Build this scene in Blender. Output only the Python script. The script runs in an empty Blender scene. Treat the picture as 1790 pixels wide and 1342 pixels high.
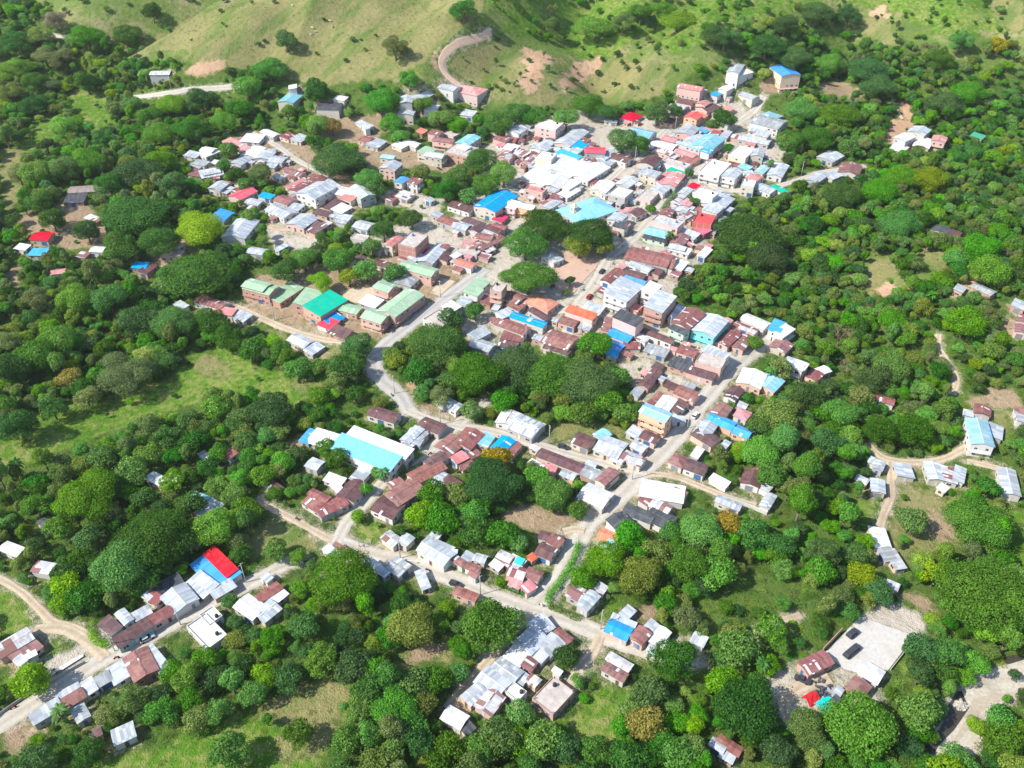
import bpy, bmesh, math, random
import numpy as np
from mathutils import Vector, Matrix, noise as mnoise
R = math.radians
random.seed(7)
scene = bpy.context.scene
COL = scene.collection
# ------------------------------------------------------------------ camera
CAMZ, PITCH, FPX, PW, PH = 215.0, 38.0, 1500.0, 1790.0, 1342.0
cd = bpy.data.cameras.new("camera"); cam = bpy.data.objects.new("camera", cd); COL.objects.link(cam)
cam.location = (0, 0, CAMZ); cam.rotation_euler = (R(90 - PITCH), 0, 0)
cd.sensor_fit = 'HORIZONTAL'; cd.sensor_width = 36.0; cd.lens = 36.0 * FPX / PW
cd.clip_start = 1.0; cd.clip_end = 20000
scene.camera = cam
scene.render.resolution_x = 1024; scene.render.resolution_y = 768
# ------------------------------------------------------------------ world and sun
SUN_EL, SUN_AZ = 45.0, 250.0          # azimuth clockwise from +Y: sun stands left, a little behind the camera
w = bpy.data.worlds.new("World"); scene.world = w; w.use_nodes = True
nt = w.node_tree; bg = nt.nodes["Background"]
sky = nt.nodes.new("ShaderNodeTexSky"); sky.sky_type = 'NISHITA'; sky.sun_disc = False
sky.sun_elevation = R(SUN_EL); sky.sun_rotation = R(SUN_AZ); sky.altitude = 1000
nt.links.new(sky.outputs[0], bg.inputs[0]); bg.inputs[1].default_value = 0.15
sd = bpy.data.lights.new("sun", 'SUN'); sd.energy = 4.4; sd.angle = R(0.5); sd.color = (1.0, 0.95, 0.86)
sun = bpy.data.objects.new("sun", sd); COL.objects.link(sun)
tosun = Vector((math.sin(R(SUN_AZ)) * math.cos(R(SUN_EL)), math.cos(R(SUN_AZ)) * math.cos(R(SUN_EL)), math.sin(R(SUN_EL))))
sun.rotation_euler = tosun.to_track_quat('Z', 'Y').to_euler(); sun.location = tosun * 400
vs = scene.view_settings; vs.view_transform = 'Standard'; vs.look = 'None'; vs.gamma = 1.0
vs.use_curve_mapping = False; vs.exposure = 0.73
scene.render.engine = 'CYCLES'; scene.cycles.max_bounces = 5; scene.cycles.diffuse_bounces = 3
scene.cycles.transparent_max_bounces = 4; scene.cycles.transmission_bounces = 2
# ------------------------------------------------------------------ terrain height
def sst(a, b, x):
    t = np.clip((x - a) / (b - a), 0, 1); return t * t * (3 - 2 * t)
def gz(x, y):
    x = np.asarray(x, float); y = np.asarray(y, float)
    z = 0.035 * np.clip(y - 190, 0, 300)
    hs = 500 + 18 * np.sin(x / 70.0) + 0.10 * np.abs(x)
    d = np.clip(y - hs, 0, 2000)
    z = z + 0.34 * d * sst(0, 60, d) - 0.12 * np.clip(d - 350, 0, 2000)
    hw = sst(500, 620, y)
    # spurs and gullies of the hills (world space ridges)
    def ridge(cx, k, wd, h):
        c = cx + k * (y - 560)
        return h * np.exp(-((x - c) / wd) ** 2)
    z = z + hw * (ridge(-215, 1.1, 38, 15) + ridge(-60, 0.55, 30, 13) + ridge(60, -0.2, 26, -13) + ridge(115, 0.75, 34, 10)
                  + ridge(235, -0.25, 40, -11) + ridge(330, 0.2, 60, 12) + ridge(-330, 0.3, 55, 6))
    z = z + hw * (3.2 * np.sin(x / 23.0 + y / 47.0) * np.sin(y / 31.0 - x / 61.0) + 1.1 * np.sin(x / 9.0 + y / 17.0) * np.sin(y / 12.0))
    def crest(x0, y0, x1, y1, h, w1, dip, w2, side):
        L = math.hypot(x1 - x0, y1 - y0); tx, ty = (x1 - x0) / L, (y1 - y0) / L
        a = (x - x0) * tx + (y - y0) * ty; s = ((x - x0) * -ty + (y - y0) * tx) * side; a2 = sst(-15, 25, a)
        return a2 * (h * np.exp(-np.abs(s) / w1) - dip * np.exp(-((s - w2) / (w2 * 0.8)) ** 2))
    z = z + sst(480, 600, y) * (crest(-268, 588, -195, 640, 6, 10, 15, 26, 1) + crest(-66, 540, -12, 612, 5, 9, 9, 24, -1) + crest(64, 552, 150, 640, 6, 9, 9, 26, 1)
                                + crest(-150, 560, -110, 700, 3, 8, 4, 16, 1) + crest(235, 560, 300, 680, 5, 10, 9, 26, 1) + crest(330, 560, 360, 660, 4, 9, 6, 20, 1))
    # town plateau sides: wooded ravines
    def bump(cx, cy, rx, ry, h):
        return h * np.exp(-((x - cx) / rx) ** 2 - ((y - cy) / ry) ** 2)
    z = z + bump(140, 300, 45, 90, -7) + bump(10, 285, 35, 26, -5) + bump(-150, 300, 70, 60, -8) + bump(215, 340, 50, 70, 7)
    z = z + bump(150, 105, 40, 30, -3.0)
    z = z + 0.7 * np.sin(x / 31.0) * np.sin(y / 27.0 + 1)
    return z
def gzf(x, y): return float(gz(x, y))
CP, SP = math.cos(R(PITCH)), math.sin(R(PITCH))
def ray(px, py):
    u = (px - PW / 2) / FPX; v = (py - PH / 2) / FPX
    d = np.array([u, CP - v * SP, -SP - v * CP]); return d
def hit(px, py, up=0.0):
    """ground point (plus height up) seen at pixel px,py of the survey photograph"""
    d = ray(px, py); t = 60.0; step = 6.0
    f = lambda t: CAMZ + d[2] * t - (gzf(d[0] * t, d[1] * t) + up)
    while f(t) > 0 and t < 4000: t += step
    a, b = t - step, t
    for _ in range(22):
        m = (a + b) / 2
        if f(m) > 0: a = m
        else: b = m
    return Vector((d[0] * b, d[1] * b, CAMZ + d[2] * b))
def proj(x, y, z):
    x = np.asarray(x, float); y = np.asarray(y, float); zz = np.asarray(z, float) - CAMZ
    dep = y * CP - zz * SP; dep = np.where(dep < 1, 1, dep); upv = y * SP + zz * CP
    return PW / 2 + FPX * x / dep, PH / 2 - FPX * upv / dep, dep
def inpoly(px, py, poly):
    px = np.asarray(px, float); py = np.asarray(py, float); r = np.zeros(px.shape, bool); n = len(poly); j = n - 1
    for i in range(n):
        xi, yi = poly[i]; xj, yj = poly[j]
        if yi != yj:
            c = ((yi > py) != (yj > py)) & (px < (xj - xi) * (py - yi) / (yj - yi) + xi); r ^= c
        j = i
    return r
# ------------------------------------------------------------------ object helpers
def empty(name, loc, rz=0.0):
    o = bpy.data.objects.new(name, None); COL.objects.link(o); o.location = loc; o.rotation_euler = (0, 0, rz)
    o.empty_display_size = 0.5; return o
def tag(o, label=None, cat=None, group=None, kind=None):
    if label: o['label'] = label
    if cat: o['category'] = cat
    if group: o['group'] = group
    if kind: o['kind'] = kind
    return o
class MB:
    def __init__(s): s.v = []; s.f = []; s.m = []
    def quad(s, a, b, c, d, m=0):
        n = len(s.v); s.v += [a, b, c, d]; s.f.append((n, n + 1, n + 2, n + 3)); s.m.append(m)
    def poly(s, pts, m=0):
        n = len(s.v); s.v += list(pts); s.f.append(tuple(range(n, n + len(pts)))); s.m.append(m)
    def box(s, x0, x1, y0, y1, z0, z1, m=0, bottom=True):
        n = len(s.v)
        s.v += [(x0, y0, z0), (x1, y0, z0), (x1, y1, z0), (x0, y1, z0), (x0, y0, z1), (x1, y0, z1), (x1, y1, z1), (x0, y1, z1)]
        fs = [(4, 5, 6, 7), (0, 1, 5, 4), (1, 2, 6, 5), (2, 3, 7, 6), (3, 0, 4, 7)]
        if bottom: fs.append((3, 2, 1, 0))
        s.f += [tuple(n + i for i in q) for q in fs]; s.m += [m] * len(fs)
    def slab(s, top, th, m=0):
        """closed slab hanging th below the polygon top (ccw from above)"""
        n = len(s.v); k = len(top)
        s.v += list(top) + [(p[0], p[1], p[2] - th) for p in top]
        s.f.append(tuple(range(n, n + k))); s.f.append(tuple(n + k + i for i in reversed(range(k)))); s.m += [m, m]
        for i in range(k):
            j = (i + 1) % k; s.f.append((n + i, n + k + i, n + k + j, n + j)); s.m.append(m)
    def tube(s, pts, rad, n=6, m=0, cap=True):
        base = len(s.v); K = len(pts)
        for i, p in enumerate(pts):
            p = Vector(p); a = Vector(pts[max(0, i - 1)]); b = Vector(pts[min(K - 1, i + 1)]); t = (b - a).normalized()
            q = t.orthogonal().normalized(); w2 = t.cross(q); r = rad[i] if isinstance(rad, (list, tuple)) else rad
            for k in range(n):
                an = 2 * math.pi * k / n; s.v.append(tuple(p + (q * math.cos(an) + w2 * math.sin(an)) * r))
        for i in range(K - 1):
            for k in range(n):
                k2 = (k + 1) % n; s.f.append((base + i * n + k, base + i * n + k2, base + (i + 1) * n + k2, base + (i + 1) * n + k)); s.m.append(m)
        if cap:
            s.f.append(tuple(base + k for k in reversed(range(n)))); s.f.append(tuple(base + (K - 1) * n + k for k in range(n))); s.m += [m, m]
    def mesh(s, name, mats, smooth=False):
        me = bpy.data.meshes.new(name); me.from_pydata([tuple(p) for p in s.v], [], s.f)
        for mt in (mats if isinstance(mats, (list, tuple)) else [mats]): me.materials.append(mt)
        me.polygons.foreach_set('material_index', s.m)
        if smooth: me.polygons.foreach_set('use_smooth', [True] * len(s.f))
        me.update(); return me
    def build(s, name, mats, parent=None, smooth=False):
        return link(name, s.mesh(name, mats, smooth), parent)
def link(name, me, parent=None, loc=None, rz=None):
    o = bpy.data.objects.new(name, me); COL.objects.link(o)
    if parent: o.parent = parent
    if loc is not None: o.location = loc
    if rz is not None: o.rotation_euler = (0, 0, rz)
    return o
# ------------------------------------------------------------------ materials
class NT:
    def __init__(s, name, rough=0.8):
        s.mat = bpy.data.materials.new(name); s.mat.use_nodes = True; s.t = s.mat.node_tree
        s.b = s.t.nodes["Principled BSDF"]; s.b.inputs['Roughness'].default_value = rough
        s.b.inputs['Specular IOR Level'].default_value = 0.25
    def n(s, ty, **kw):
        x = s.t.nodes.new(ty)
        for k, v in kw.items(): setattr(x, k, v)
        return x
    def l(s, a, b): s.t.links.new(a, b)
    def val(s, x, sock):
        if isinstance(x, (int, float)): sock.default_value = x
        elif isinstance(x, tuple): sock.default_value = x
        else: s.l(x, sock)
    def math(s, op, a, b=0.0, c=None):
        x = s.n("ShaderNodeMath", operation=op); s.val(a, x.inputs[0]); s.val(b, x.inputs[1])
        if c is not None: s.val(c, x.inputs[2])
        return x.outputs[0]
    def mix(s, f, a, b, blend='MIX'):
        x = s.n("ShaderNodeMix", data_type='RGBA', blend_type=blend)
        s.val(f, x.inputs[0]); s.val(a if not isinstance(a, tuple) else (*a, 1), x.inputs[6]); s.val(b if not isinstance(b, tuple) else (*b, 1), x.inputs[7])
        return x.outputs[2]
    def noise(s, vec, scale, detail=4, rough=0.55):
        x = s.n("ShaderNodeTexNoise"); x.inputs['Scale'].default_value = scale; x.inputs['Detail'].default_value = detail
        x.inputs['Roughness'].default_value = rough; s.l(vec, x.inputs['Vector']); return x.outputs[0]
    def ramp(s, f, a, b):
        x = s.n("ShaderNodeMapRange"); x.inputs[1].default_value = a; x.inputs[2].default_value = b
        x.inputs[3].default_value = 0; x.inputs[4].default_value = 1; s.val(f, x.inputs[0]); return x.outputs[0]
    def comb(s, x, y, z=0.0):
        c = s.n("ShaderNodeCombineXYZ"); s.val(x, c.inputs[0]); s.val(y, c.inputs[1]); s.val(z, c.inputs[2]); return c.outputs[0]
    def white(s, vec):
        x = s.n("ShaderNodeTexWhiteNoise", noise_dimensions='3D'); s.l(vec, x.inputs[0]); return x.outputs[0]
def simple(name, col, rough=0.8, var=0.12, scale=0.8, metal=0.0):
    m = NT(name, rough); tc = m.n("ShaderNodeTexCoord"); nz = m.noise(tc.outputs['Object'], scale)
    c = m.mix(m.ramp(nz, 0.3, 0.7), tuple(x * (1 - var) for x in col), tuple(min(1, x * (1 + var)) for x in col))
    m.l(c, m.b.inputs['Base Color']); m.b.inputs['Metallic'].default_value = metal; return m.mat
def hsvjit(m, col, rnd, dv=0.2, dh=0.03):
    h = m.n("ShaderNodeHueSaturation"); m.l(col, h.inputs['Color'])
    m.l(m.math('MULTIPLY_ADD', rnd, 2 * dv, 1 - dv), h.inputs['Value'])
    r2 = m.math('FRACT', m.math('MULTIPLY', rnd, 17.3)); m.l(m.math('MULTIPLY_ADD', r2, 2 * dh, 0.5 - dh), h.inputs['Hue'])
    r3 = m.math('FRACT', m.math('MULTIPLY', rnd, 41.7)); m.l(m.math('MULTIPLY_ADD', r3, 0.3, 0.85), h.inputs['Saturation'])
    return h.outputs[0]
def roofmat(name, c1, c2, stain, patch=0.0, sky=0.045, rust=0.35, rough=0.5, dv=0.13):
    """corrugated sheets: each sheet its own tint, rust bleeding, the odd pale sheet"""
    m = NT(name, rough); tc = m.n("ShaderNodeTexCoord"); oi = m.n("ShaderNodeObjectInfo")
    sp = m.n("ShaderNodeSeparateXYZ"); m.l(tc.outputs['Object'], sp.inputs[0]); X, Y = sp.outputs[0], sp.outputs[1]
    off = m.math('MULTIPLY', oi.outputs['Random'], 57.0)
    ix = m.math('FLOOR', m.math('DIVIDE', X, 0.85)); iy = m.math('FLOOR', m.math('DIVIDE', m.math('ADD', Y, off), 3.1))
    sheet = m.white(m.comb(ix, iy, off))
    big = m.white(m.comb(m.math('FLOOR', m.math('DIVIDE', X, 2.55)), iy, m.math('ADD', off, 3.3)))
    vec = m.comb(X, Y, off); n1 = m.noise(vec, 0.45, 6, 0.65); n2 = m.noise(m.comb(m.math('MULTIPLY', X, 3.0), m.math('MULTIPLY', Y, 0.6), off), 0.8, 4)
    base = m.mix(m.ramp(sheet, 0.1, 0.9), c1, c2)
    if patch > 0: base = m.mix(m.math('LESS_THAN', big, patch), base, stain)
    base = m.mix(m.math('MULTIPLY', m.ramp(m.math('ADD', n1, m.math('MULTIPLY', n2, 0.4)), 0.68, 0.88), rust), base, stain)
    if sky > 0: base = m.mix(m.math('GREATER_THAN', m.white(m.comb(ix, iy, m.math('ADD', off, 9.1))), 1 - sky), base, (0.62, 0.66, 0.64))
    seam = m.math('GREATER_THAN', m.math('ABSOLUTE', m.math('SUBTRACT', m.math('FRACT', m.math('DIVIDE', X, 0.85)), 0.5)), 0.44)
    base = m.mix(m.math('MULTIPLY', seam, 0.18), base, tuple(x * 0.5 for x in c1))
    base = m.mix(m.math('MULTIPLY', m.ramp(n2, 0.4, 0.75), 0.16), base, tuple(x * 0.55 for x in c1))
    m.l(hsvjit(m, base, oi.outputs['Random'], dv, 0.012), m.b.inputs['Base Color'])
    wv = m.math('SINE', m.math('MULTIPLY', X, 26.0)); bp = m.n("ShaderNodeBump"); bp.inputs['Strength'].default_value = 0.25; bp.inputs['Distance'].default_value = 0.03
    m.l(m.math('ADD', wv, m.math('MULTIPLY', n1, 2.0)), bp.inputs['Height']); m.l(bp.outputs[0], m.b.inputs['Normal'])
    return m.mat
RUST = (0.15, 0.062, 0.05)
ROOF = {
 'W': roofmat('white_sheet_roof', (0.60, 0.60, 0.585), (0.74, 0.74, 0.725), (0.40, 0.35, 0.31), rust=0.45, sky=0.0, dv=0.08),
 'L': roofmat('galvanised_roof', (0.32, 0.355, 0.39), (0.50, 0.54, 0.58), (0.26, 0.22, 0.20), rust=0.35, sky=0.05),
 'G': roofmat('grey_sheet_roof', (0.26, 0.28, 0.29), (0.38, 0.40, 0.41), (0.17, 0.14, 0.13), sky=0.04),
 'Y': roofmat('striped_grey_roof', (0.22, 0.25, 0.28), (0.62, 0.66, 0.70), (0.4, 0.4, 0.4), rust=0.1, sky=0.0),
 'B': roofmat('pale_blue_roof', (0.19, 0.43, 0.55), (0.28, 0.54, 0.65), (0.36, 0.42, 0.44), rust=0.4, sky=0.02),
 'A': roofmat('sky_blue_church_roof', (0.16, 0.47, 0.72), (0.21, 0.53, 0.78), (0.28, 0.45, 0.58), rust=0.35, sky=0.0, dv=0.02),
 'U': roofmat('bright_blue_roof', (0.03, 0.28, 0.68), (0.05, 0.36, 0.76), (0.12, 0.27, 0.42), rust=0.35, sky=0.01),
 'R': roofmat('bright_red_roof', (0.64, 0.022, 0.055), (0.74, 0.035, 0.08), (0.45, 0.12, 0.10), rust=0.3, sky=0.0, dv=0.06),
 'P': roofmat('faded_pink_roof', (0.50, 0.20, 0.20), (0.62, 0.30, 0.29), (0.36, 0.17, 0.14), rust=0.3, sky=0.03),
 'T': roofmat('rusty_roof', (0.19, 0.080, 0.075), (0.29, 0.130, 0.120), (0.38, 0.22, 0.18), rust=0.6, sky=0.035),
 'D': roofmat('dark_brown_roof', (0.10, 0.055, 0.058), (0.16, 0.088, 0.09), (0.24, 0.14, 0.11), rust=0.5, sky=0.02),
 'K': roofmat('charcoal_roof', (0.05, 0.055, 0.062), (0.10, 0.105, 0.115), (0.16, 0.15, 0.14), rust=0.3, sky=0.0),
 'N': roofmat('emerald_roof', (0.01, 0.40, 0.24), (0.015, 0.46, 0.29), (0.15, 0.42, 0.30), rust=0.35, sky=0.02),
 'V': roofmat('pale_green_roof', (0.27, 0.42, 0.27), (0.35, 0.49, 0.33), (0.36, 0.46, 0.34), rust=0.4, sky=0.02, dv=0.06),
 'O': roofmat('orange_tile_roof', (0.55, 0.19, 0.11), (0.66, 0.26, 0.16), (0.36, 0.14, 0.09), rust=0.35, sky=0.0),
 'M': roofmat('patchwork_roof', (0.42, 0.43, 0.45), (0.60, 0.61, 0.62), (0.24, 0.10, 0.09), patch=0.42, sky=0.06, rust=0.5),
 'F': roofmat('weathered_fibre_roof', (0.24, 0.19, 0.17), (0.32, 0.26, 0.23), (0.16, 0.13, 0.12), rust=0.5, sky=0.0),
 'J': roofmat('turquoise_tarp', (0.0, 0.55, 0.50), (0.01, 0.62, 0.56), (0.0, 0.45, 0.42), rust=0.2, sky=0.0),
}
ROOF['C'] = simple('bare_concrete_slab', (0.46, 0.41, 0.37), 0.9, 0.22, 0.5)
ROOF['Wf'] = simple('white_flat_slab', (0.74, 0.72, 0.69), 0.85, 0.10, 0.4)
def wallmat(name, col, stain=0.25, brick=False):
    m = NT(name, 0.9); tc = m.n("ShaderNodeTexCoord"); oi = m.n("ShaderNodeObjectInfo"); sp = m.n("ShaderNodeSeparateXYZ"); m.l(tc.outputs['Object'], sp.inputs[0])
    nz = m.noise(tc.outputs['Object'], 0.7, 5); streak = m.noise(m.comb(m.math('MULTIPLY', m.math('ADD', sp.outputs[0], sp.outputs[1]), 2.2), m.math('MULTIPLY', sp.outputs[2], 0.35)), 1.2, 4)
    c = m.mix(m.math('MULTIPLY', m.ramp(nz, 0.35, 0.75), stain), col, tuple(x * 0.6 for x in col))
    c = m.mix(m.math('MULTIPLY', m.ramp(streak, 0.5, 0.8), stain * 1.4), c, tuple(x * 0.5 for x in col))
    if brick:
        band = m.math('LESS_THAN', m.math('FRACT', m.math('DIVIDE', sp.outputs[2], 2.9)), 0.11)
        c = m.mix(m.math('MULTIPLY', band, 0.85), c, (0.42, 0.39, 0.36))
        cm = m.math('LESS_THAN', m.math('FRACT', m.math('DIVIDE', m.math('ADD', sp.outputs[0], sp.outputs[1]), 3.4)), 0.08)
        c = m.mix(m.math('MULTIPLY', cm, 0.7), c, (0.42, 0.39, 0.36))
    m.l(hsvjit(m, c, oi.outputs['Random'], 0.12, 0.012), m.b.inputs['Base Color']); return m.mat
WALL = {'w': [wallmat('white_plaster', (0.62, 0.60, 0.565)), wallmat('cream_plaster', (0.56, 0.51, 0.42)), wallmat('pale_grey_render', (0.44, 0.42, 0.40))],
 'p': [wallmat('salmon_block', (0.62, 0.42, 0.35)), wallmat('pink_plaster', (0.66, 0.47, 0.42))], 'b': [wallmat('red_brick_wall', (0.50, 0.28, 0.21), 0.35, True), wallmat('hollow_brick_wall', (0.58, 0.36, 0.28), 0.3, True)],
 't': [wallmat('teal_base_wall', (0.30, 0.50, 0.50))], 'g': [wallmat('mint_wall', (0.46, 0.60, 0.46))], 'o': [wallmat('peach_wall', (0.70, 0.46, 0.32))],
 'u': [wallmat('blue_wall', (0.28, 0.42, 0.62))], 'q': [wallmat('turquoise_wall', (0.22, 0.62, 0.60))], 'r': [wallmat('brick_red_wall', (0.45, 0.17, 0.14), 0.3, True)]}
M_GLASS = simple('dark_window_glass', (0.03, 0.035, 0.045), 0.25, 0.3); M_DOOR = [simple('brown_door', (0.14, 0.075, 0.045), 0.6), simple('grey_metal_door', (0.22, 0.23, 0.25), 0.5), simple('blue_door', (0.06, 0.14, 0.30), 0.5), simple('white_door', (0.6, 0.6, 0.58), 0.5)]
M_CAP = simple('ridge_metal', (0.50, 0.50, 0.50), 0.5); M_CONC = simple('concrete', (0.42, 0.40, 0.38), 0.9, 0.2)
YARD = [(1441,1141),(1504,1078),(1628,1078),(1552,1172),(1505,1178),(1475,1170)]
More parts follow.
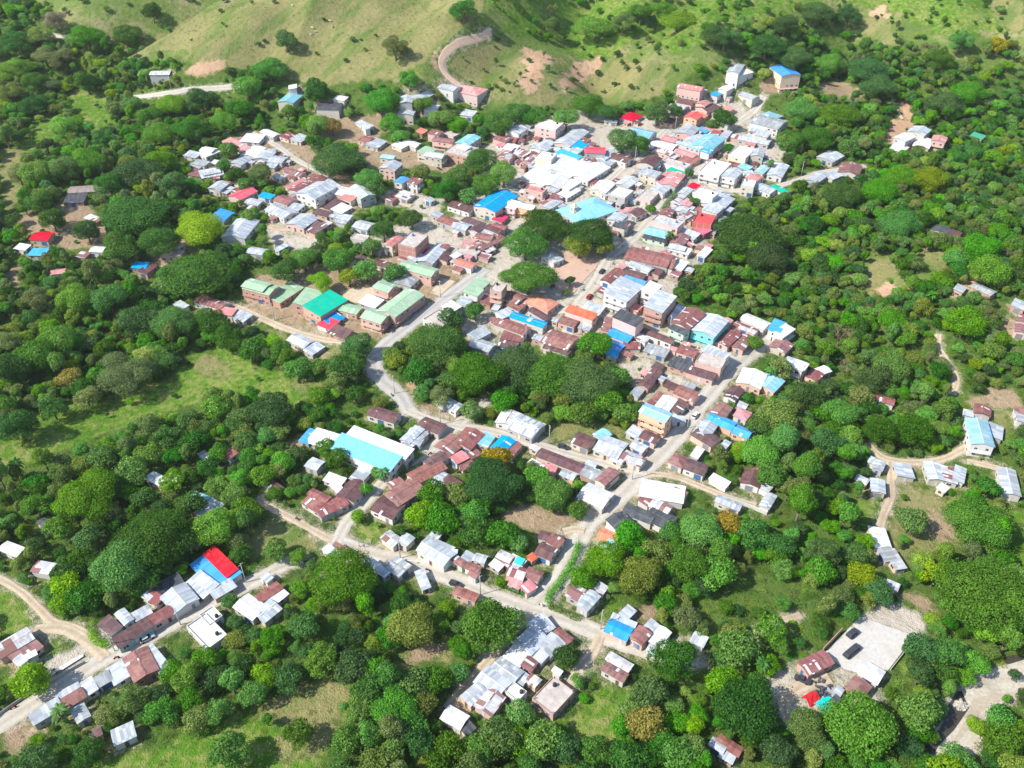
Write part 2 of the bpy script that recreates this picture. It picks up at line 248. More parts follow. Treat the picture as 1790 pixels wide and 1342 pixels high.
# roofs: three corners in survey pixels, then roof colour, roof kind (g gable, s lean-to, h hip, f flat, c bare slab), storeys, wall colour
HOUSES = """-13 1131 45 1098 60 1116 Mg1p
13 1143 54 1111 72 1129 Ts1p
25 1152 36 1144 47 1154 Ls1w
42 1146 60 1138 64 1143 Ws1w
168 1090 190 1078 216 1096 Ds1t
197 1073 215 1068 237 1082 Lg1w
192 1116 253 1084 271 1095 Dg1t
230 1072 257 1059 266 1070 Ls1w
255 1080 293 1060 306 1071 Tg1p
324 1095 358 1079 400 1111 Wf1w
349 1076 371 1064 389 1077 Wf1w
246 1138 264 1128 302 1167 Ls1w
210 1152 253 1135 282 1169 Tg1r
183 1169 210 1158 230 1181 Ls1w
163 1185 186 1175 198 1187 Gs1w
136 1196 157 1186 173 1204 Ls1w
96 1214 134 1196 143 1207 Ls1w
101 1222 139 1207 154 1219 Tg1w
49 1248 98 1221 110 1237 Lg1w
121 1243 143 1234 161 1250 Gg1w
195 1277 230 1262 237 1286 Lg1w
157 1277 172 1271 179 1283 Ds1b
816 1004 827 997 841 1001 Tg1w
791 1036 800 1026 838 1039 Tg1b
917 1089 948 1078 975 1096 Ls1w
897 1121 930 1096 961 1116 Lg1w
967 1107 977 1098 1002 1116 Tg1w
939 1127 964 1107 988 1125 Lg1w
926 1143 941 1130 961 1143 Ls1w
879 1148 901 1127 928 1143 Ws1w
912 1163 923 1148 939 1157 Ts1b
852 1172 876 1152 917 1174 Lg1w
827 1192 856 1165 897 1190 Lg1w
897 1186 910 1172 926 1181 Ls1w
919 1190 930 1179 946 1188 Mg1w
883 1208 897 1195 919 1210 Wf1w
807 1217 834 1192 850 1208 Lg1p
829 1233 854 1203 883 1219 Mg1p
932 1221 968 1186 1002 1210 Cc1b
965 1171 970 1168 983 1174 Ws1w
767 1257 787 1238 823 1250 Wg1w
805 1271 818 1257 829 1271 Ks1w
986 1040 1006 1025 1049 1042 Mg1w
1006 1056 1031 1034 1051 1042 Lg1w
1037 1029 1049 1020 1065 1025 Ms1w
1084 1072 1098 1058 1111 1067 Ls1w
1060 1089 1075 1076 1116 1089 Ls1w
1056 1103 1069 1083 1107 1098 Ug1p
1100 1112 1118 1096 1140 1107 Tg1p
1057 1152 1069 1143 1109 1161 Mg1w
1053 1170 1060 1157 1096 1179 Tg1w
923 1004 935 993 952 1000 Tg1w
910 1025 926 1013 937 1025 Ps1w
935 1013 941 1007 947 1011 Wf1w
1123 1100 1138 1082 1150 1091 Ls1w
1100 1116 1120 1096 1141 1105 Tg1p
1132 1120 1154 1096 1174 1105 Wg1w
1154 1129 1163 1120 1171 1125 Wf1w
1129 1136 1138 1127 1154 1134 Ls1w
1205 1120 1217 1107 1239 1114 Ls1w
1396 1158 1438 1136 1456 1158 Tg1p
1235 1304 1250 1297 1275 1301 Lg1b
1252 1297 1259 1283 1297 1308 Tg1b
1257 1321 1264 1310 1286 1321 Ls1b
1500 1176 1515 1156 1547 1174 Wg1w
1475 1201 1497 1185 1526 1201 Tg1b
1453 1214 1466 1203 1477 1205 Ls1w
1450 1225 1462 1216 1470 1221 Ks1g
255 836 268 824 300 840 Wg1p
286 838 297 830 322 834 Ws1w
329 869 342 860 369 869 Bg1w
344 896 369 869 387 881 Ls1w
65 914 76 905 94 912 Kg1w
-7 961 13 950 49 957 Wg1w
60 995 69 977 92 988 Mg1w
331 985 376 959 423 1002 Xs1w
320 1020 349 1001 385 1021 Ls1w
362 1033 400 1015 416 1024 Ls1p
279 1044 322 1021 349 1046 Lg1w
248 1042 262 1030 286 1044 Ms1w
257 1028 309 1004 324 1019 Ks1g
387 793 415 776 430 782 Tg1w
348 793 357 787 366 798 Ms1w
453 840 466 834 498 852 Dg1t
533 814 547 800 567 807 Lg1w
565 838 576 827 605 837 Ws1w
578 847 587 840 598 854 Ws1w
607 838 634 816 656 818 Ls1w
570 782 598 763 708 797 As2w
599 762 618 750 728 783 Ws2w
585 866 616 839 647 847 Dg1w
538 863 547 854 578 869 Tg1w
522 878 542 869 580 885 Ts1w
547 887 596 868 612 881 Tg1w
647 890 670 867 708 883 Dg1w
679 865 717 831 735 854 Tg1w
717 829 764 798 775 818 Tg1w
670 939 683 925 699 943 Mg1w
697 945 708 930 721 941 Lg1w
565 959 576 950 594 970 Ls1w
577 957 587 948 607 959 Ts1p
634 983 647 977 685 999 Lg1w
670 992 694 975 721 988 Gg1w
726 999 739 995 752 1026 Ls1w
730 961 750 941 795 968 Lg1w
444 1042 482 1019 495 1028 Tg1w
469 1048 493 1030 504 1037 Ws1w
404 1062 433 1042 471 1059 Wg1w
439 1071 471 1051 495 1064 Lg1w
457 1008 466 1000 475 1010 Ls1w
740 807 783 780 798 791 Dg1w
785 798 807 789 821 800 Pg1w
756 780 789 760 819 773 Tg1w
812 780 834 771 843 780 Ws1w
933 798 948 787 1026 811 Dg1w
924 809 930 801 948 814 Ws1w
939 822 948 811 975 816 Ps1w
1013 829 1026 814 1058 825 Gg1b
1040 840 1067 819 1085 827 Tg1w
1006 869 1031 847 1076 863 Wg1w
756 840 769 822 785 831 Ls1w
767 845 785 829 805 845 Ds1b
939 941 948 930 988 937 Dg1w
955 945 966 934 986 945 Ts1w
933 968 948 950 975 959 Dg1w
921 972 930 968 939 975 Os1b
729 961 749 937 794 957 Lg1w
751 934 758 928 772 934 Ls1w
767 972 774 961 801 961 Ls1g
787 977 796 970 816 983 Tg1g
807 975 816 963 830 970 Ls1w
827 979 834 968 852 972 Lg1w
812 992 821 983 841 992 Tg1w
865 975 877 963 901 972 Mg1w
857 986 865 977 879 988 Ws1w
883 986 897 970 919 981 Ws1w
899 983 906 975 917 977 Js1w
883 1004 895 988 924 995 Mg1p
888 1021 897 1008 915 1013 Ps1w
908 1026 915 1017 937 1026 Mg1p
915 1006 926 992 950 1001 Tg1w
1040 782 1056 760 1089 771 Lg1w
1031 758 1053 753 1074 760 Bg1w
1065 800 1074 791 1094 802 Ms1w
1085 800 1096 787 1129 802 Mg1w
1100 780 1112 771 1134 780 Lg1p
1116 764 1129 753 1156 762 Dg1p
1040 838 1065 818 1082 827 Tg1w
1165 807 1183 794 1208 802 Th1w
1194 818 1205 802 1239 814 Dg1w
1205 760 1226 749 1264 767 Dg1o
1260 778 1268 769 1277 773 Ls1w
1208 796 1219 780 1230 785 Ws1w
1239 836 1248 829 1277 843 Ws1w
1293 843 1304 820 1335 827 Dg1w
1315 820 1324 814 1342 823 Ms1b
1328 852 1340 836 1353 845 Ms1w
1328 883 1342 861 1357 867 Lg1w
1248 876 1257 867 1299 881 Lg1w
1114 867 1127 840 1201 849 Wg1w
1116 874 1129 861 1145 870 Ts1w
1172 863 1181 853 1202 861 Ts1w
1134 885 1145 872 1176 885 Mg1w
1087 896 1098 881 1147 899 Kg1w
1062 908 1087 894 1118 928 Kg2w
1118 908 1147 892 1192 903 Kg1w
1040 943 1056 923 1096 932 Og1w
1058 921 1069 912 1116 932 Ws1w
1058 955 1065 943 1078 948 Bs1w
1515 807 1524 801 1547 807 Ls1w
1524 817 1533 806 1549 810 Lg1w
1492 838 1502 832 1522 838 Lg1p
1522 858 1524 837 1547 840 Lg1p
1567 832 1564 811 1593 811 Ls1w
1620 838 1620 810 1647 809 Lg1w
1647 840 1648 816 1672 818 Ms1w
1663 838 1674 816 1692 818 Ls1w
1636 852 1647 846 1661 852 Ws1w
1750 863 1749 821 1777 821 Lg1w
1529 957 1519 922 1547 922 Ws1w
1547 981 1538 959 1555 955 Gs1w
1567 993 1544 961 1562 961 Gs1p
1547 1024 1553 1015 1573 1022 Ls1b
304 531 315 525 329 534 Ls1w
338 527 353 517 400 529 Tg1w
371 542 385 534 407 542 Ps1w
422 500 439 487 475 496 Vg2b
424 504 444 489 489 500 Vg2b
460 520 507 496 536 500 Vs1b
502 531 540 509 574 507 Vs2b
533 536 576 507 603 522 Ns2b
565 556 583 542 598 554 Us1w
556 565 571 553 591 563 Rs1w
587 542 603 531 638 536 Vg1b
625 527 643 516 672 525 Ws1w
661 542 710 504 739 516 Vg2b
632 554 650 537 683 549 Vg2b
652 500 674 489 699 502 Vg1b
401 549 415 538 439 551 Ls1w
386 545 390 534 408 542 Ps1w
571 580 587 569 618 578 Ds1b
500 594 520 583 551 596 Lg1w
536 612 551 596 562 605 Ls1w
643 724 654 709 699 724 Dg1w
522 771 542 750 558 753 Us1w
529 773 556 753 600 759 Ws1w
681 779 690 773 710 782 Bs1w
697 768 726 746 744 750 Lg1w
708 775 739 753 750 757 Gs1w
691 525 709 504 738 516 Vs1b
810 509 821 500 845 507 Vs2w
774 536 789 525 805 534 Ws2w
796 529 807 518 827 522 Ls2w
854 507 868 497 888 498 Cc3b
839 527 848 516 865 520 Ts1b
874 520 895 509 924 518 Tg1w
890 534 903 518 921 527 Ts1w
917 527 937 513 977 529 Oh1p
921 542 933 538 964 554 Dg1w
863 547 886 540 901 547 Ls1w
888 554 899 547 959 563 Ug1w
857 567 879 559 935 572 Tg1w
872 592 886 576 924 578 Ts1w
816 585 843 572 859 580 Ls1w
819 605 834 592 868 601 Lg1w
870 603 879 589 910 594 Ds1u
745 558 765 542 789 558 Cc1w
973 563 986 554 1015 560 Tg1p
1011 572 1017 564 1035 569 Ls1p
944 598 966 576 1013 589 Tg1w
948 607 959 598 1002 610 Dg1w
988 542 997 534 1044 549 Os2p
1004 542 1017 534 1035 540 Ls1p
1024 534 1035 522 1060 529 Ug1w
1051 576 1060 554 1073 556 Ts1b
760 701 776 692 812 708 Lg1w
725 746 745 733 785 741 Dg1w
700 773 720 750 751 753 Lg1w
868 737 879 715 910 724 Mg1w
883 748 912 726 957 741 Yg1w
789 773 816 748 848 759 Tg1p
834 775 848 757 865 762 Bs1p
857 782 879 762 901 771 Ug1p
886 786 899 771 912 777 Ts1p
995 773 1013 757 1044 766 Dg1w
1035 786 1058 762 1100 775 Lg1w
1051 511 1087 487 1129 498 Ls3w
1123 507 1136 491 1155 498 Ws3w
1123 536 1152 509 1185 516 Ls3b
1087 489 1094 482 1129 493 Us2w
1053 491 1069 480 1091 482 Tg1w
1074 552 1085 540 1123 558 Ks3p
1040 538 1047 525 1060 529 Ug1w
1165 558 1188 534 1201 536 Ls1w
1174 563 1203 536 1232 549 Tg2w
1172 572 1179 563 1203 576 Ks2g
1205 576 1237 549 1277 560 Lg2q
1116 581 1127 576 1183 592 Dg1w
1062 585 1074 572 1109 585 Ug1p
1056 605 1071 594 1096 603 Ug1w
1060 619 1069 605 1085 610 Us1w
1089 612 1098 601 1120 594 Ts1p
1125 612 1134 601 1170 612 Gs1w
1295 558 1306 547 1346 565 Wg1w
1342 576 1355 558 1375 563 Us2w
1355 581 1373 565 1387 574 Ws2w
1346 605 1357 590 1384 603 Tg1w
1252 596 1273 574 1293 585 Tg1p
1279 569 1290 563 1328 576 Mg1p
1284 605 1297 581 1313 590 Tg1p
1183 614 1192 602 1221 612 Tg1p
1226 612 1239 603 1277 619 Ls2w
1219 632 1226 616 1266 630 Cc2p
1167 637 1179 623 1212 634 Ks1b
1199 650 1210 637 1255 650 Dg1p
1221 641 1228 632 1252 641 Ls1w
1172 688 1192 677 1230 686 Tg1p
1143 710 1161 692 1185 699 Wg1w
1167 713 1188 697 1205 706 Ds1w
1114 719 1132 707 1179 723 Bg3o
1179 733 1174 724 1194 730 Ls1w
1094 757 1107 744 1129 753 Ls1w
1284 668 1302 645 1344 654 Wg1o
1324 672 1340 652 1369 666 Bg1o
1264 692 1281 675 1302 681 Dg1w
1369 637 1378 623 1411 634 Lg2w
1407 657 1420 645 1440 654 Tg1p
1429 645 1440 637 1449 648 Wg1w
1241 721 1257 704 1281 713 Tg1w
1281 726 1293 714 1315 721 Ph1w
1235 733 1246 721 1288 739 Ug1o
1277 755 1288 743 1317 753 Ug1o
1210 755 1228 735 1255 744 Lg1w
1210 764 1223 755 1259 764 Tg1o
1288 713 1293 701 1306 706 Ms1b
1118 672 1141 643 1156 650 Dg1b
1703 502 1707 493 1737 509 Gg1b
1665 505 1676 498 1692 502 Ls1b
1768 534 1775 522 1797 529 Ls1b
1777 560 1784 549 1804 556 Tg1w
1770 578 1779 567 1799 569 Tg1p
1524 699 1533 691 1567 697 Tg1w
1386 637 1392 628 1412 637 Ws2w
1703 721 1705 706 1732 713 Tg1w
1683 724 1687 717 1703 719 Ls1w
1696 777 1692 735 1728 735 Bg2w
1728 759 1728 737 1752 746 Ls1w
1775 721 1775 713 1797 715 Ts1w
1777 735 1777 721 1799 724 Ls1w
116 338 125 327 215 320 Fg1b
112 352 119 338 152 338 Ks1b
83 383 87 376 101 383 Ls1w
154 379 159 372 172 383 Ms1b
56 417 65 404 92 408 Rg1p
29 432 36 424 49 430 Ws1w
54 443 58 432 80 437 Us1w
134 448 143 439 157 441 Ms1b
157 439 165 430 186 432 Wg1w
87 481 92 473 116 468 Pg1w
231 466 237 457 259 460 Us1w
248 473 257 458 268 464 Ds1b
324 269 333 262 349 269 Ls1w
349 267 367 256 378 265 Wg1w
333 287 344 280 358 287 Ls1w
349 314 356 300 389 289 Ls1w
333 305 338 294 356 298 Ts1p
362 329 380 318 402 320 Lg1w
376 379 382 363 400 372 Us1w
306 430 311 421 317 428 Ws1p
282 446 288 437 322 439 Cc1b
352 262 360 255 377 260 Wg1w
340 284 347 277 362 284 Gs1w
370 284 375 279 385 282 Ws1w
352 307 357 300 385 292 Ls1p
397 245 407 238 429 260 Ps1w
422 245 431 233 461 237 Ws1w
457 230 468 225 488 235 Wg1w
429 270 437 254 457 260 Wg1w
441 277 454 264 483 265 Lg1w
399 285 421 274 442 277 Lg1w
468 282 481 272 504 275 Lg1w
464 290 469 284 484 287 Ls1w
511 243 523 233 538 238 Ls1w
491 238 503 230 516 235 Ts1p
496 300 508 294 535 302 Tg1w
479 307 484 302 494 309 Ls1w
508 331 553 304 568 311 Tg1p
498 327 531 311 541 314 Ps1p
513 337 555 319 592 327 Lg2w
573 314 578 311 592 326 Ls1w
365 331 387 319 405 322 Gg1w
402 342 429 326 447 334 Rg1p
414 324 421 316 431 319 Wf1w
427 354 439 346 462 351 Lg1w
456 341 462 334 476 342 Us1w
481 349 496 339 516 349 Tg1w
504 363 514 354 531 359 Ls1w
468 366 486 354 514 371 Lg1w
498 391 526 374 558 381 Lg1p
531 396 550 383 568 396 Ds1b
402 410 405 379 439 389 Lg1w
379 376 384 364 397 374 Us1w
585 337 598 324 630 334 Wg1p
570 363 585 346 603 352 Ds1p
548 371 555 364 578 371 Ds1b
582 366 597 354 612 361 Ws1w
590 379 593 371 612 379 Lg1w
431 441 441 431 468 436 Lg1w
481 435 498 425 504 428 Ls1w
627 213 632 208 647 220 Ls1w
627 244 639 237 654 242 Tg1p
649 252 652 239 667 247 Ls1w
691 252 699 245 707 254 Ws1w
707 249 714 242 734 252 Wg1w
665 275 670 269 692 272 Bg1w
662 294 677 282 704 286 Lg2p
687 317 701 309 716 312 Ug2w
712 317 721 309 738 314 Ts2w
691 343 704 332 724 338 Ms1w
677 348 684 338 694 343 Ts1b
597 329 630 327 669 339 Lg2w
597 344 607 336 622 344 Ps1w
746 232 756 227 776 230 Ts2p
756 245 761 239 795 244 Tg2p
774 234 790 227 808 232 Cc1p
798 249 818 234 838 240 Bg2w
729 230 734 223 744 227 Os1b
731 265 744 255 761 260 Vs2w
741 272 751 264 781 269 Lg2w
781 265 798 250 833 260 Cc2b
798 257 808 252 823 257 Ws2w
858 242 875 237 900 242 Tg1p
872 275 882 267 900 270 Mg1p
878 259 885 254 900 257 Ws1p
831 359 868 331 902 343 Ug2w
875 359 888 349 912 354 Ws2p
788 358 800 346 830 361 Dg1w
754 376 763 369 774 373 Ls1w
769 384 778 374 796 386 Tg1w
788 396 800 386 825 393 Lg1w
808 384 816 378 848 391 Ds1w
816 401 830 390 850 395 Dg1p
843 398 858 393 885 401 Dg1p
826 416 838 408 868 410 Tg1p
825 408 845 396 862 406 Ls1p
617 396 630 384 654 391 Lg1w
612 416 622 410 647 413 Cc1w
744 349 751 344 759 348 Ls1w
597 381 600 373 612 378 Ls1w
892 210 905 200 920 205 Ls1w
900 215 917 203 944 210 Wg1w
882 229 900 219 924 224 Lg2w
924 225 930 220 937 225 Ls1w
870 244 877 235 907 239 Tg1p
935 220 951 209 986 215 Wf3p
967 250 1001 224 1029 230 Lg1w
920 259 954 247 977 249 Lg1w
940 260 954 254 967 257 Ls1w
994 255 1008 244 1031 249 Us1w
1006 242 1014 237 1031 245 Ts1w
967 267 981 262 1019 274 Us1w
981 260 994 255 1021 262 Ls1w
1019 269 1029 259 1061 255 Rg2w
1041 274 1068 257 1085 262 Lg1w
1046 281 1061 267 1083 274 Ls1w
1063 274 1078 266 1108 276 Dg1w
870 274 880 264 897 271 Tg1p
900 267 910 260 924 267 Ms1p
877 259 887 252 910 255 Ws1w
912 284 927 271 944 274 Mg1p
942 274 947 266 967 271 Wf2w
940 296 964 274 1011 279 Wg1w
972 304 1014 284 1034 287 Wg1w
996 307 1039 287 1068 292 Wg1w
912 312 939 291 964 297 Wg1w
929 319 951 304 969 309 Wg1w
951 323 967 307 992 312 Wg1w
920 294 927 284 944 282 Ls1w
974 324 991 312 1011 319 Wf1w
919 331 925 324 954 331 Pf2p
951 331 961 324 981 329 Ls1w
964 344 971 334 984 341 Ts1b
981 339 999 326 1009 331 Ws1w
942 361 967 351 984 354 Lg1w
1029 331 1050 316 1078 321 Wg1w
1063 339 1080 328 1108 334 Wf2w
1076 321 1095 307 1117 314 Lg1w
1051 338 1061 333 1068 338 Ls1w
979 368 1039 341 1073 366 Ah2w
1085 235 1090 225 1085 225 Ws1w
1085 205 1101 195 1122 202 Rh1w
1091 235 1112 224 1152 230 Bg2w
1085 371 1095 363 1112 366 Pg1w
1060 383 1076 371 1098 376 Lg2w
1098 371 1112 361 1127 370 Dg1w
883 358 894 351 940 359 Wg2o
863 383 870 373 885 378 Rs1w
1071 393 1078 386 1098 391 Ks2w
860 396 865 388 885 396 Tg1w
1055 212 1060 209 1081 210 Ls1w
1115 284 1135 272 1160 277 Dg2w
1123 287 1137 287 1160 291 Ls1w
1113 302 1128 296 1160 301 Ls2w
1157 321 1174 300 1197 305 Pg1w
1145 316 1171 299 1196 310 Ps1w
1162 297 1174 294 1201 302 Ns1w
1135 332 1147 322 1171 329 Lg1w
1115 346 1129 331 1150 337 Cc1p
1186 337 1196 327 1211 331 Lg1w
1204 324 1211 319 1223 324 Rs1w
1209 337 1224 331 1258 339 Wf2w
1221 354 1244 337 1286 347 Lg1w
1228 364 1241 354 1266 362 Ls2w
1191 357 1201 344 1214 349 Pg1p
1174 354 1184 346 1196 351 Ms1p
1179 368 1189 361 1207 364 Lg1w
1150 374 1162 364 1181 368 Tg1p
1184 379 1201 369 1214 374 Mg1w
1211 388 1221 373 1251 378 Rf2r
1209 398 1226 396 1248 403 Rs1r
1197 383 1207 376 1218 379 Ds1p
1137 386 1152 378 1197 389 Lf2p
1124 408 1137 396 1174 403 Bg1w
1120 414 1132 408 1171 414 Ks1g
1171 423 1184 408 1207 413 Tg1w
1176 406 1191 399 1226 409 Ls1w
1166 435 1176 428 1211 436 Ws1w
1088 451 1107 433 1181 446 Tg1w
1218 446 1233 433 1246 436 Wg1w
1224 300 1244 279 1276 287 Wf2w
1258 307 1275 294 1300 299 Lg2w
1290 292 1298 285 1315 290 Bs1w
1316 300 1332 290 1348 292 Bg1w
1305 309 1316 302 1333 310 Pg1w
1301 309 1305 300 1318 297 Ls1w
1340 305 1355 285 1380 289 Lg1w
1320 327 1332 319 1358 331 Lg1w
1348 327 1355 321 1380 334 Ng1w
1296 324 1301 314 1321 317 Wf2w
1276 270 1291 255 1318 262 Wf2w
1306 272 1320 262 1343 262 Lg2w
1290 243 1296 235 1348 245 Lg1w
479 424 484 419 494 422 Ks1w
484 434 494 425 502 427 Ls1w
611 456 625 446 642 449 Dg1w
586 387 593 382 610 385 Ls1w
670 427 690 412 705 415 Pg2w
695 427 720 407 749 412 Cc3r
650 434 660 429 672 434 Ls1w
734 439 741 434 751 437 Rs1w
712 451 727 440 741 444 Ls1w
731 456 754 432 778 437 Lg1w
764 451 778 440 794 444 Ds1p
788 447 798 440 806 444 Ws1p
808 432 811 415 828 420 Ps1p
821 434 831 422 853 427 Tg1p
833 434 871 417 878 420 Tg1p
798 437 809 429 843 437 Cc1w
793 459 803 451 833 461 Og1w
699 467 710 454 764 471 Vg2b
670 491 687 469 702 476 Vs1b
689 492 705 474 734 484 Gh1w
653 503 669 491 694 499 Vg2b
650 461 660 454 695 461 Dg1w
814 504 836 484 856 491 Vs2w
835 521 846 511 860 516 Ws1b
875 523 888 511 902 518 Ts1w
952 447 965 437 979 452 Lh1w
1053 489 1074 467 1088 474 Tg1w
1093 454 1105 434 1185 449 Tg1w
1100 461 1108 454 1141 469 Lg1w
1086 484 1098 471 1131 479 Dg1w
1135 474 1145 461 1162 467 Ds1b
1177 467 1185 452 1200 459 Wg1w
1044 509 1051 501 1061 504 Ts1w
1167 432 1172 427 1200 432 Ls1w
1014 543 1027 528 1056 538 Ls1w
1184 152 1191 145 1231 152 Pg2p
1181 177 1187 172 1214 177 Ds1p
1171 187 1177 179 1199 186 Lg1p
1162 199 1171 191 1191 197 Mg1p
1154 211 1160 204 1181 209 Ds1p
1218 180 1226 174 1241 179 Pg1p
1223 187 1233 177 1248 186 Dg1p
1243 165 1249 159 1261 162 Us1w
1261 155 1266 147 1278 152 Wg1w
1271 125 1281 110 1301 113 Lg1w
1293 125 1298 115 1303 125 Ws1w
1353 118 1382 113 1392 129 Ug2o
1296 165 1305 159 1323 169 Lg1w
1196 204 1206 196 1228 201 Rg2o
1214 204 1223 196 1238 199 Os1o
1181 232 1196 219 1224 224 Lg2p
1221 224 1228 221 1238 229 Us1w
1231 226 1241 217 1261 224 Ps1w
1258 216 1271 207 1285 211 Lg2w
1241 232 1248 227 1261 232 Ts1w
1258 239 1268 227 1280 229 Ls1w
1202 244 1224 232 1231 241 Ls2w
1182 249 1187 246 1228 258 Bg2w
1207 254 1231 234 1266 243 Bg2w
1224 264 1234 256 1249 259 Us2w
1157 243 1164 236 1186 243 Pg1p
1135 256 1147 244 1184 254 Wg1w
1137 261 1147 258 1181 266 Ms1p
1174 264 1187 261 1224 271 Pg1p
1164 274 1174 268 1187 271 Ms1w
1189 278 1201 269 1221 278 Ts1p
1157 284 1164 276 1204 288 Cc1w
1328 204 1342 192 1362 202 Bh1w
1308 214 1330 201 1380 211 Gg2w
1308 227 1315 221 1342 224 Ls1w
1320 234 1327 227 1348 232 Ls2w
1365 239 1372 234 1390 243 Ps1w
1266 189 1271 184 1281 189 Ps1p
1428 274 1448 263 1475 272 Lg1w
1457 301 1477 287 1515 289 Tg1w
1403 314 1435 303 1457 305 Lg1w
1444 307 1457 298 1470 305 Ls1w
1553 260 1567 251 1591 256 Ws1w
1564 240 1580 231 1600 238 Wg2w
1591 229 1596 218 1623 227 Lg2w
1589 254 1609 242 1638 245 Wg1p
1623 245 1636 238 1661 240 Pg2p
1696 238 1703 231 1723 236 Ns1w
1629 401 1638 392 1661 401 Kg1w
1658 410 1665 401 1681 406 Ds1w
263 130 268 123 300 124 Lg1w
507 154 503 148 516 148 Ws1w
489 177 507 159 530 163 Bg1w
554 190 561 177 599 179 Kg1w
583 172 590 167 608 170 Ws1w
700 179 702 163 722 163 Lg1w
717 172 733 159 753 165 Lg1b
693 201 702 190 729 190 Lg1w
742 192 749 181 767 183 Ws1w
626 210 633 208 644 224 Ls1w
771 152 780 143 800 152 Lg1w
800 157 807 143 840 157 Ph1p
804 199 813 192 834 195 Ls1w"""
# ------------------------------------------------------------------ survey data: outlines on the ground, read off the photograph
def P(s): v = [float(a) for a in s.split()]; return list(zip(v[::2], v[1::2]))
